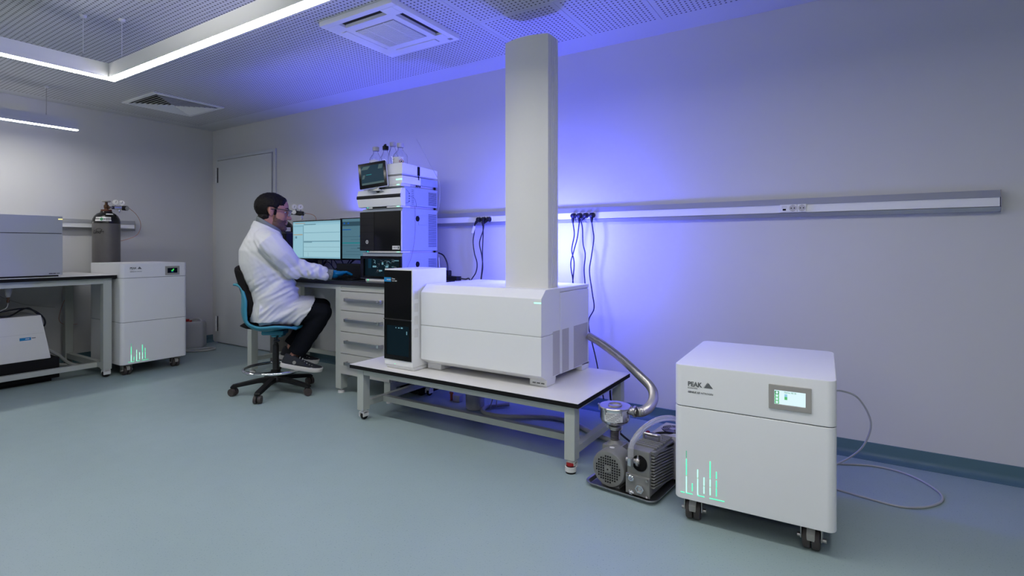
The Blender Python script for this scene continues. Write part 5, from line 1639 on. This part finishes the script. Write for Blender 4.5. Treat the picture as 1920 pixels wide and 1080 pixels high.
# canister by the door
jc = thing('canister', 'translucent white canister with red caps on the floor beside the tall generator', 'canister', (-5.93, 2.955, 0), R(48))
prof = rrect(-.115, -.075, .115, .075, .022, 5)
t_ = bmesh.new()
rings = []
for zz, k in ((0, .90), (.012, .985), (.03, 1.0), (.23, 1.0), (.258, .97), (.278, .84)):
    rings.append([t_.verts.new((x * k, y * k, zz)) for x, y in prof])
n = len(prof)
for A, B_ in zip(rings, rings[1:]):
    for k in range(n):
        t_.faces.new((A[k], A[(k + 1) % n], B_[(k + 1) % n], B_[k]))
t_.faces.new(rings[0][::-1]); t_.faces.new(rings[-1])
bmesh.ops.recalc_face_normals(t_, faces=t_.faces)
obj('canister_body', MB().merge(t_), 'jerry', jc)
obj('carry_handle', MB().tube([(-.02, 0, .276), (.0, 0, .300), (.06, 0, .300), (.085, 0, .276)], .012, 8), 'jerry', jc)
obj('screw_cap', MB().lathe([(.024, .272), (.025, .276), (.025, .300), (.022, .302)], (-.060, 0, 0), 20), 'redplastic', jc)
obj('vent_cap', MB().lathe([(.011, .27), (.012, .276), (.012, .292), (.010, .294)], (-.012, -.038, 0), 14), 'redplastic', jc)
tag(obj('hose_coil', MB().tube([(-5.72, 2.75, .02), (-5.70, 2.90, .012), (-5.66, 3.00, .012), (-5.58, 3.00, .012), (-5.56, 2.90, .012), (-5.63, 2.80, .012), (-5.72, 2.72, .012)], .010, 8), 'tube'), 'short pale hose lying on the floor in front of the canister', 'hose')

# ================================================================ VACUUM PUMP ON ITS TRAY
vt = thing('drip_tray', 'shallow steel drip tray on the floor beneath the grey vacuum pump', 'tray', (-.990, 2.185, 0), R(-6))
TW, TDp = .335, .50
outer, inner = rrect(0, 0, TW, TDp, .04, 6), rrect(.012, .012, TW - .012, TDp - .012, .03, 6)
t_ = bmesh.new()
loops = []
for prof, zz in ((rrect(.012, .012, TW - .012, TDp - .012, .03, 6), .001), (rrect(.003, .003, TW - .003, TDp - .003, .038, 6), .012), (rrect(-.004, -.004, TW + .004, TDp + .004, .042, 6), .018), (rrect(-.003, -.003, TW + .003, TDp + .003, .042, 6), .022), (rrect(.006, .006, TW - .006, TDp - .006, .035, 6), .019), (rrect(.014, .014, TW - .014, TDp - .014, .03, 6), .005)):
    loops.append([t_.verts.new((x, y, zz)) for x, y in prof])
n = len(loops[0])
for A, B_ in zip(loops, loops[1:]):
    for k in range(n):
        t_.faces.new((A[k], A[(k + 1) % n], B_[(k + 1) % n], B_[k]))
t_.faces.new(loops[0][::-1]); t_.faces.new(loops[-1])
bmesh.ops.recalc_face_normals(t_, faces=t_.faces)
obj('tray_pan', MB().merge(t_), 'alu', vt)

pu = thing('vacuum_pump', 'grey vacuum pump with a round motor grille and finned block on the steel tray', 'pump', (-.990, 2.185, .005), R(-6))
# motor
mc = Vector((.106, 0, .086))
obj('motor_shell', MB().lathe([(.066, .028), (.076, .030), (.082, .040), (.082, .088), (.078, .091), (.078, .128), (.05, .132)], (mc.x, 0, mc.z), 36, 'y'), 'pumpgrey', pu)
fanc = obj('fan_cowl', MB().lathe([(.064, .031), (.062, .0275), (.010, .0275)], (mc.x, 0, mc.z), 36, 'y', caps=False).cyl((mc.x, .028, mc.z), (mc.x, .024, mc.z), .016, n=20), 'pumpgrey', pu)
mb = MB()
for i in range(-5, 6):
    for j in range(-5, 6):
        x, zz = i * .0112, j * .0112
        rr = math.hypot(x, zz)
        if rr < .059 and rr > .018:
            mb.box(mc.x + x - .0034, .0262, mc.z + zz - .0034, mc.x + x + .0034, .0272, mc.z + zz + .0034)
obj('grille_openings', mb, 'blackmat', fanc, wn=False)['kind'] = 'stuff'
obj('cowl_screw', MB().cyl((mc.x, .0245, mc.z), (mc.x, .0228, mc.z), .0035, n=8), 'blackmat', fanc)
obj('motor_foot', B(.06, .05, .0, .15, .24, .02, .003), 'pumpgrey', pu)
obj('rating_sticker', MB().ball((mc.x - .004, .075, mc.z + .082), (.012, .010, .0012)), 'paper', pu)
# junction/inlet block above the motor
obj('inlet_block', MB().box(.022, .128, .118, .112, .218, .150, .004).box(.030, .134, .012, .18, .26, .120, .003).lathe([(.040, .148), (.028, .160), (.022, .168)], (.067, .172, 0), 22), 'pumpgrey', pu)
# finned oil block
bx0, bx1, by0, by1, bz1 = .196, .308, .030, .270, .205
obj('oil_case', B(bx0, by0, .012, bx1 - .008, by1, bz1, .006), 'pumpgrey', pu)
for k in range(14):
    zz = .022 + k * .0128
    mb = MB()
    mb.prism([(by0 + .012, zz + .030 if k < 13 else zz + .008), (by0 + .018, zz + .034 if k < 12 else zz + .010), (by1 - .004, zz + .006), (by1 - .004, zz)], 'x', bx1 - .010, bx1 + .008, .0008, 1)
    obj('cooling_fin', mb, 'pumpgrey', pu, wn=False)
for k in range(9):
    y = .085 + k * .020
    obj('cooling_fin', B(bx0 + .014, y, bz1 - .002, bx1 + .002, y + .009, bz1 + .007, .001, 1), 'pumpgrey', pu, wn=False)
fp = obj('front_plate', B(bx0 - .002, by0 - .010, .012, bx1 - .004, by0 + .002, .098, .004), 'pumpgrey', pu)
for (x, zz) in ((bx0 + .008, .090), (bx1 - .014, .088), (bx1 - .014, .020)):
    obj('plate_bolt', MB().cyl((x, by0 - .010, zz), (x, by0 - .016, zz), .0055, n=6), 'steel', fp)
obj('oil_filler', MB().lathe([(.014, by0 - .006), (.0145, by0 - .016), (.011, by0 - .019), (.006, by0 - .019), (.005, by0 - .012)], (bx0 + .026, 0, .082), 20, 'y'), 'chrome', fp)
obj('sight_glass', MB().use('chrome').lathe([(.021, by0 - .008), (.021, by0 - .016), (.019, by0 - .020), (.0135, by0 - .020), (.0125, by0 - .014)], (bx1 - .046, 0, .046), 6, 'y').use('steel').lathe([(.0125, by0 - .013), (.009, by0 - .016), (.004, by0 - .013)], (bx1 - .046, 0, .046), 20, 'y'), None, fp)
obj('drain_plug', MB().lathe([(.012, by0 - .008), (.012, by0 - .015), (.008, by0 - .017), (.005, by0 - .012)], (bx0 + .026, 0, .022), 18, 'y'), 'chrome', fp)
obj('outlet_port', MB().lathe([(.034, by0 + .004), (.034, by0 - .004), (.029, by0 - .005), (.028, by0 + .001)], (bx1 - .052, 0, .150), 28, 'y').use('blackmat').lathe([(.029, by0), (.027, by0 - .003), (.0, by0 - .003)], (bx1 - .052, 0, .150), 24, 'y'), 'blackmat', pu)
obj('carry_handle', MB().tube([(.215, .165, bz1 + .002), (.215, .165, bz1 + .030), (.225, .150, bz1 + .034), (.275, .150, bz1 + .034), (.290, .165, bz1 + .030), (.290, .165, bz1 + .002)], .006, 8), 'steel', pu)
obj('outlet_elbow', MB().use('chrome').cyl((.222, .010, .140), (.222, .010, .172), .014, n=6).use('steel').cyl((.200, .02, .158), (.262, .02, .160), .011, n=12).lathe([(.018, .246), (.020, .25), (.018, .258)], (0, .022, .158), 16, 'x').cyl((.252, .02, .158), (.252, .02, .185), .004, n=8), None, pu)
obj('clear_hose', MB().tube([(.222, .012, .168), (.222, .02, .215), (.232, .05, .255), (.255, .11, .290), (.285, .19, .305), (.320, .27, .290), (.335, .32, .24), (.338, .34, .205)], .0125, 12), 'clearplastic', pu)
fb = obj('fan_box', B(bx0 + .010, by1 + .002, .012, bx1 + .022, by1 + .175, bz1 + .002, .003), 'ventgrey', pu)
obj('side_panel', B(bx1 + .021, by1 + .012, .018, bx1 + .0245, by1 + .165, bz1 - .006), 'white2', fb)
obj('blue_tag', B(bx1 + .0235, by1 + .012, bz1 - .032, bx1 + .0252, by1 + .05, bz1 - .010), 'bluelabel', fb)
for k in range(5):
    obj('panel_print', B(bx1 + .0235, by1 + .03, .05 + k * .022, bx1 + .0252, by1 + .07 + .01 * (k % 3), .055 + k * .022), 'printgrey', fb, wn=False)
fc = Vector((bx0 + .078, by1 + .088, bz1 + .004))
obj('fan_opening', MB().cyl(fc + Vector((0, 0, -.004)), fc, .050, n=30), 'blackmat', fb)
for r_ in (.016, .024, .032, .040, .048):
    obj('fan_guard', MB().sweep([fc + Vector((r_ * math.cos(2 * PI * k / 28), r_ * math.sin(2 * PI * k / 28), .003)) for k in range(28)], .0016, 6, closed=True), 'steel', fb)
obj('fan_hub', MB().cyl(fc + Vector((0, 0, .0)), fc + Vector((0, 0, .004)), .014, n=16), 'steel', fb)
for q in range(4):
    a = q * PI / 2 + .5
    obj('guard_spoke', MB().cyl(fc + Vector((.012 * math.cos(a), .012 * math.sin(a), .003)), fc + Vector((.055 * math.cos(a), .055 * math.sin(a), .003)), .0017, n=6), 'steel', fb)
obj('mains_switch', MB().use('black').box(.175, .29, .10, .235, .33, .16, .004).use('redplastic').cyl((.178, .295, .19), (.178, .28, .19), .011, n=12).use('black').tube([(.20, .31, .16), (.22, .27, .20), (.27, .28, .215), (.30, .33, .20)], .005, 8), None, pu)

# inlet filter can with bellows
ic = thing('inlet_filter', 'polished steel inlet filter can with a white rating label above the motor', 'filter', (-.990, 2.185, .005), R(-6))
cc = Vector((.067, .172, -.044))
obj('bellows', MB().lathe([(.017, .213)] + [((.0235 if k % 2 else .0175), .216 + k * .0035) for k in range(13)] + [(.017, .262)], (cc.x, cc.y, cc.z), 24), 'steel', ic)
obj('clamp_ring', MB().lathe([(.018, .258), (.029, .262), (.030, .270), (.029, .278), (.016, .282), (.015, .292)], (cc.x, cc.y, cc.z), 24).box(cc.x - .040, cc.y - .012, cc.z + .262, cc.x - .026, cc.y + .004, cc.z + .278, .002), 'steel', ic)
obj('can', MB().lathe([(.016, .288), (.050, .292), (.064, .302), (.070, .316), (.070, .360), (.074, .362), (.074, .368)], (cc.x, cc.y, cc.z), 40), 'chrome', ic)
obj('lid', MB().lathe([(.074, .366), (.075, .370), (.072, .374), (.030, .372)], (cc.x, cc.y, cc.z), 40, caps=False), 'steel', ic)
obj('lid_port', MB().lathe([(.032, .370), (.032, .379), (.026, .381), (.0245, .374), (.0, .373)], (cc.x, cc.y, cc.z), 28, caps=False), 'steel', ic)
for q in range(6):
    a = q * PI / 3 + .35
    p = cc + Vector((.075 * math.cos(a), .075 * math.sin(a), 0))
    obj('lid_clamp', MB().cyl(p + Vector((0, 0, .345)), p + Vector((0, 0, .374)), .0028, n=8).box(p.x - .005, p.y - .005, cc.z + .370, p.x + .005, p.y + .005, cc.z + .376, .001), 'steel', ic)
lb = MB().use('paper')
for k in range(10):
    a0, a1 = R(-104 + k * 7), R(-97 + k * 7)
    rr = .0708
    lb.quad((cc.x + rr * math.cos(a0), cc.y + rr * math.sin(a0), cc.z + .314), (cc.x + rr * math.cos(a1), cc.y + rr * math.sin(a1), cc.z + .314), (cc.x + rr * math.cos(a1), cc.y + rr * math.sin(a1), cc.z + .356), (cc.x + rr * math.cos(a0), cc.y + rr * math.sin(a0), cc.z + .356))
lbo = obj('rating_label', lb, None, ic, wn=False)
for k in range(6):
    lp = MB()
    for q in range(8):
        if (q * 7 + k * 3) % 5 == 0: continue
        a0, a1 = R(-99 + q * 7), R(-92.5 + q * 7)
        rr = .0714
        z_ = cc.z + .319 + k * .006
        lp.quad((cc.x + rr * math.cos(a0), cc.y + rr * math.sin(a0), z_), (cc.x + rr * math.cos(a1), cc.y + rr * math.sin(a1), z_), (cc.x + rr * math.cos(a1), cc.y + rr * math.sin(a1), z_ + .002), (cc.x + rr * math.cos(a0), cc.y + rr * math.sin(a0), z_ + .002))
    obj('label_text', lp, 'print' if k == 5 else 'printgrey', lbo, wn=False)
a = R(14)
p = cc + Vector((.066 * math.cos(a), .066 * math.sin(a), .354))
q_ = cc + Vector((.100 * math.cos(a), .100 * math.sin(a), .354))
obj('side_port', MB().cyl(p, q_, .017, n=18).lathe([(.018, -.006), (.026, -.004), (.026, .006), (.018, .008)], (cc.x + .088, cc.y + .026, cc.z + .354), 20, 'x'), 'steel', ic)

def corrugated(pts, r, pitch, amp):
    sp = spline(pts, 40)
    L, out, rad = 0, [sp[0]], [r]
    nxt = pitch / 2
    k = 0
    for a, b in zip(sp, sp[1:]):
        d = (b - a).length
        while L + d >= nxt:
            out.append(a.lerp(b, (nxt - L) / d))
            k += 1
            rad.append(r + (amp if k % 2 else -amp))
            nxt += pitch / 2
        L += d
    return out, rad
hp, hr = corrugated([(-1.290, 2.905, .548), (-1.199, 2.905, .506), (-1.070, 2.871, .442), (-.935, 2.795, .376), (-.845, 2.705, .345), (-.796, 2.590, .328), (-.778, 2.475, .318), (-.785, 2.395, .314), (-.808, 2.362, .314)], .0225, .006, .0012)
hs = thing('steel_hose', 'thick corrugated steel hose curving from the spectrometer down to the filter can', 'hose', (-1.29, 2.905, .548))
o0 = Vector((-1.29, 2.905, .548))
obj('hose_body', MB().sweep([p - o0 for p in hp], hr, 14), 'steel', hs)

# ================================================================ FLOOR TUBES AND THINGS UNDER THE LOW TABLE
tag(obj('air_tube', MB().tube([(-.06, 2.80, .42), (.00, 2.88, .41), (.065, 2.92, .375), (.112, 2.93, .27), (.085, 2.93, .16), (.02, 2.92, .085), (-.06, 2.85, .05)], .0042, 8), 'tube'), 'grey air tube bulging out behind the right generator beside the wall', 'tube')
tag(obj('floor_tube', MB().tube([(-.10, 3.02, .006), (.0, 3.07, .005), (.136, 3.125, .005), (.26, 3.095, .005), (.345, 2.98, .005), (.362, 2.865, .005), (.301, 2.754, .005), (.207, 2.695, .005), (.098, 2.708, .005), (-.018, 2.735, .005), (-.12, 2.75, .006)], .0046, 8), 'tube'), 'long tube lying in a wide loop on the floor right of the generator', 'tube')
wb = thing('waste_bottle', 'translucent white waste bottle standing on the floor under the low table', 'bottle', (-2.08, 2.84, 0))
obj('bottle_body', MB().lathe([(.055, 0), (.062, .006), (.066, .15), (.066, .185), (.045, .215), (.030, .225), (.030, .240)], n=28), 'jerry', wb)
obj('screw_cap', MB().lathe([(.034, .236), (.035, .262), (.032, .265)], n=22), 'jerry', wb)
obj('waste_lines', MB().tube([(.0, .0, .26), (.02, .0, .30), (.09, .03, .28), (.12, .04, .12), (.10, .03, .01)], .004, 6).tube([(.01, .01, .26), (.03, .02, .31), (.11, .05, .26), (.14, .05, .10), (.13, .06, .01)], .004, 6), 'tube', wb)
tag(obj('exhaust_hose', MB().tube([(-1.90, 2.98, .02), (-2.0, 2.86, .016), (-1.95, 2.76, .016), (-1.80, 2.76, .016), (-1.60, 2.88, .016), (-1.42, 2.90, .016), (-1.2, 2.78, .016), (-1.02, 2.72, .016), (-.86, 2.70, .02), (-.74, 2.66, .03)], .014, 10), 'tube'), 'pale exhaust hose snaking along the floor under the low table', 'hose')
tag(obj('cable_bundle', MB().tube([(-1.62, 2.78, .285), (-1.55, 2.74, .215), (-1.44, 2.70, .175), (-1.38, 2.69, .155), (-1.34, 2.70, .18), (-1.32, 2.74, .24), (-1.31, 2.78, .285)], .0055, 8).tube([(-1.58, 2.80, .285), (-1.50, 2.74, .225), (-1.41, 2.70, .168), (-1.365, 2.70, .170), (-1.345, 2.72, .21), (-1.34, 2.78, .285)], .0055, 8), 'cable'), 'black cable bundle sagging below the low tabletop', 'cable')
tag(obj('black_lead', MB().tube([(-1.20, 3.02, .30), (-1.15, 2.92, .16), (-1.08, 2.82, .06), (-.98, 2.76, .02), (-.86, 2.62, .04), (-.80, 2.58, .12)], .006, 8), 'cable'), 'black lead running over the floor from the low table to the pump', 'cable')
ub = thing('ups_unit', 'black power backup unit on the floor under the drawer end of the bench', 'electronics', (-2.78, 2.85, 0), R(0))
obj('case', B(0, 0, .010, .20, .30, .140, .006), 'black', ub)
obj('front_face', B(.004, -.008, .014, .196, .004, .136, .006), 'blackmat', ub)
for x in (.02, .18):
    obj('foot', B(x - .012, .02, 0, x + .012, .28, .012), 'blackmat', ub)
vb = thing('valve_fitting', 'small orange and steel valve fitting on the floor under the low table', 'fitting', (-2.33, 2.90, 0))
obj('orange_valve', MB().cyl((0, 0, .0), (0, 0, .05), .010, n=12).cyl((-.012, 0, .05), (.012, 0, .05), .008, n=10), 'orange', vb)
obj('steel_block', MB().box(.03, -.02, 0, .085, .02, .045, .003).cyl((.02, 0, .025), (.035, 0, .025), .006, n=10), 'steel', vb)

# ================================================================ GROUPS OF LIKE THINGS
GROUPS = {'solvent_bottle': 'solvent bottles in the tray on the stack', 'power_plug': 'black plugs in the wall trunking', 'nitrogen_generator': 'white nitrogen generators on castors',
          'gas_cylinder': 'gas cylinders with regulators', 'monitor': 'monitors on the lab bench', 'pendant_light': 'slim pendant lights', 'wall_trunking': 'aluminium wall trunking',
          'blue_floodlight': 'small blue floodlights', 'copper_tube': 'thin copper gas tubes', 'cable': 'loose black cables'}
for o in COL.objects:
    if o.parent is None and o.name.split('.')[0] in GROUPS and 'label' in o:
        o['group'] = GROUPS[o.name.split('.')[0]]
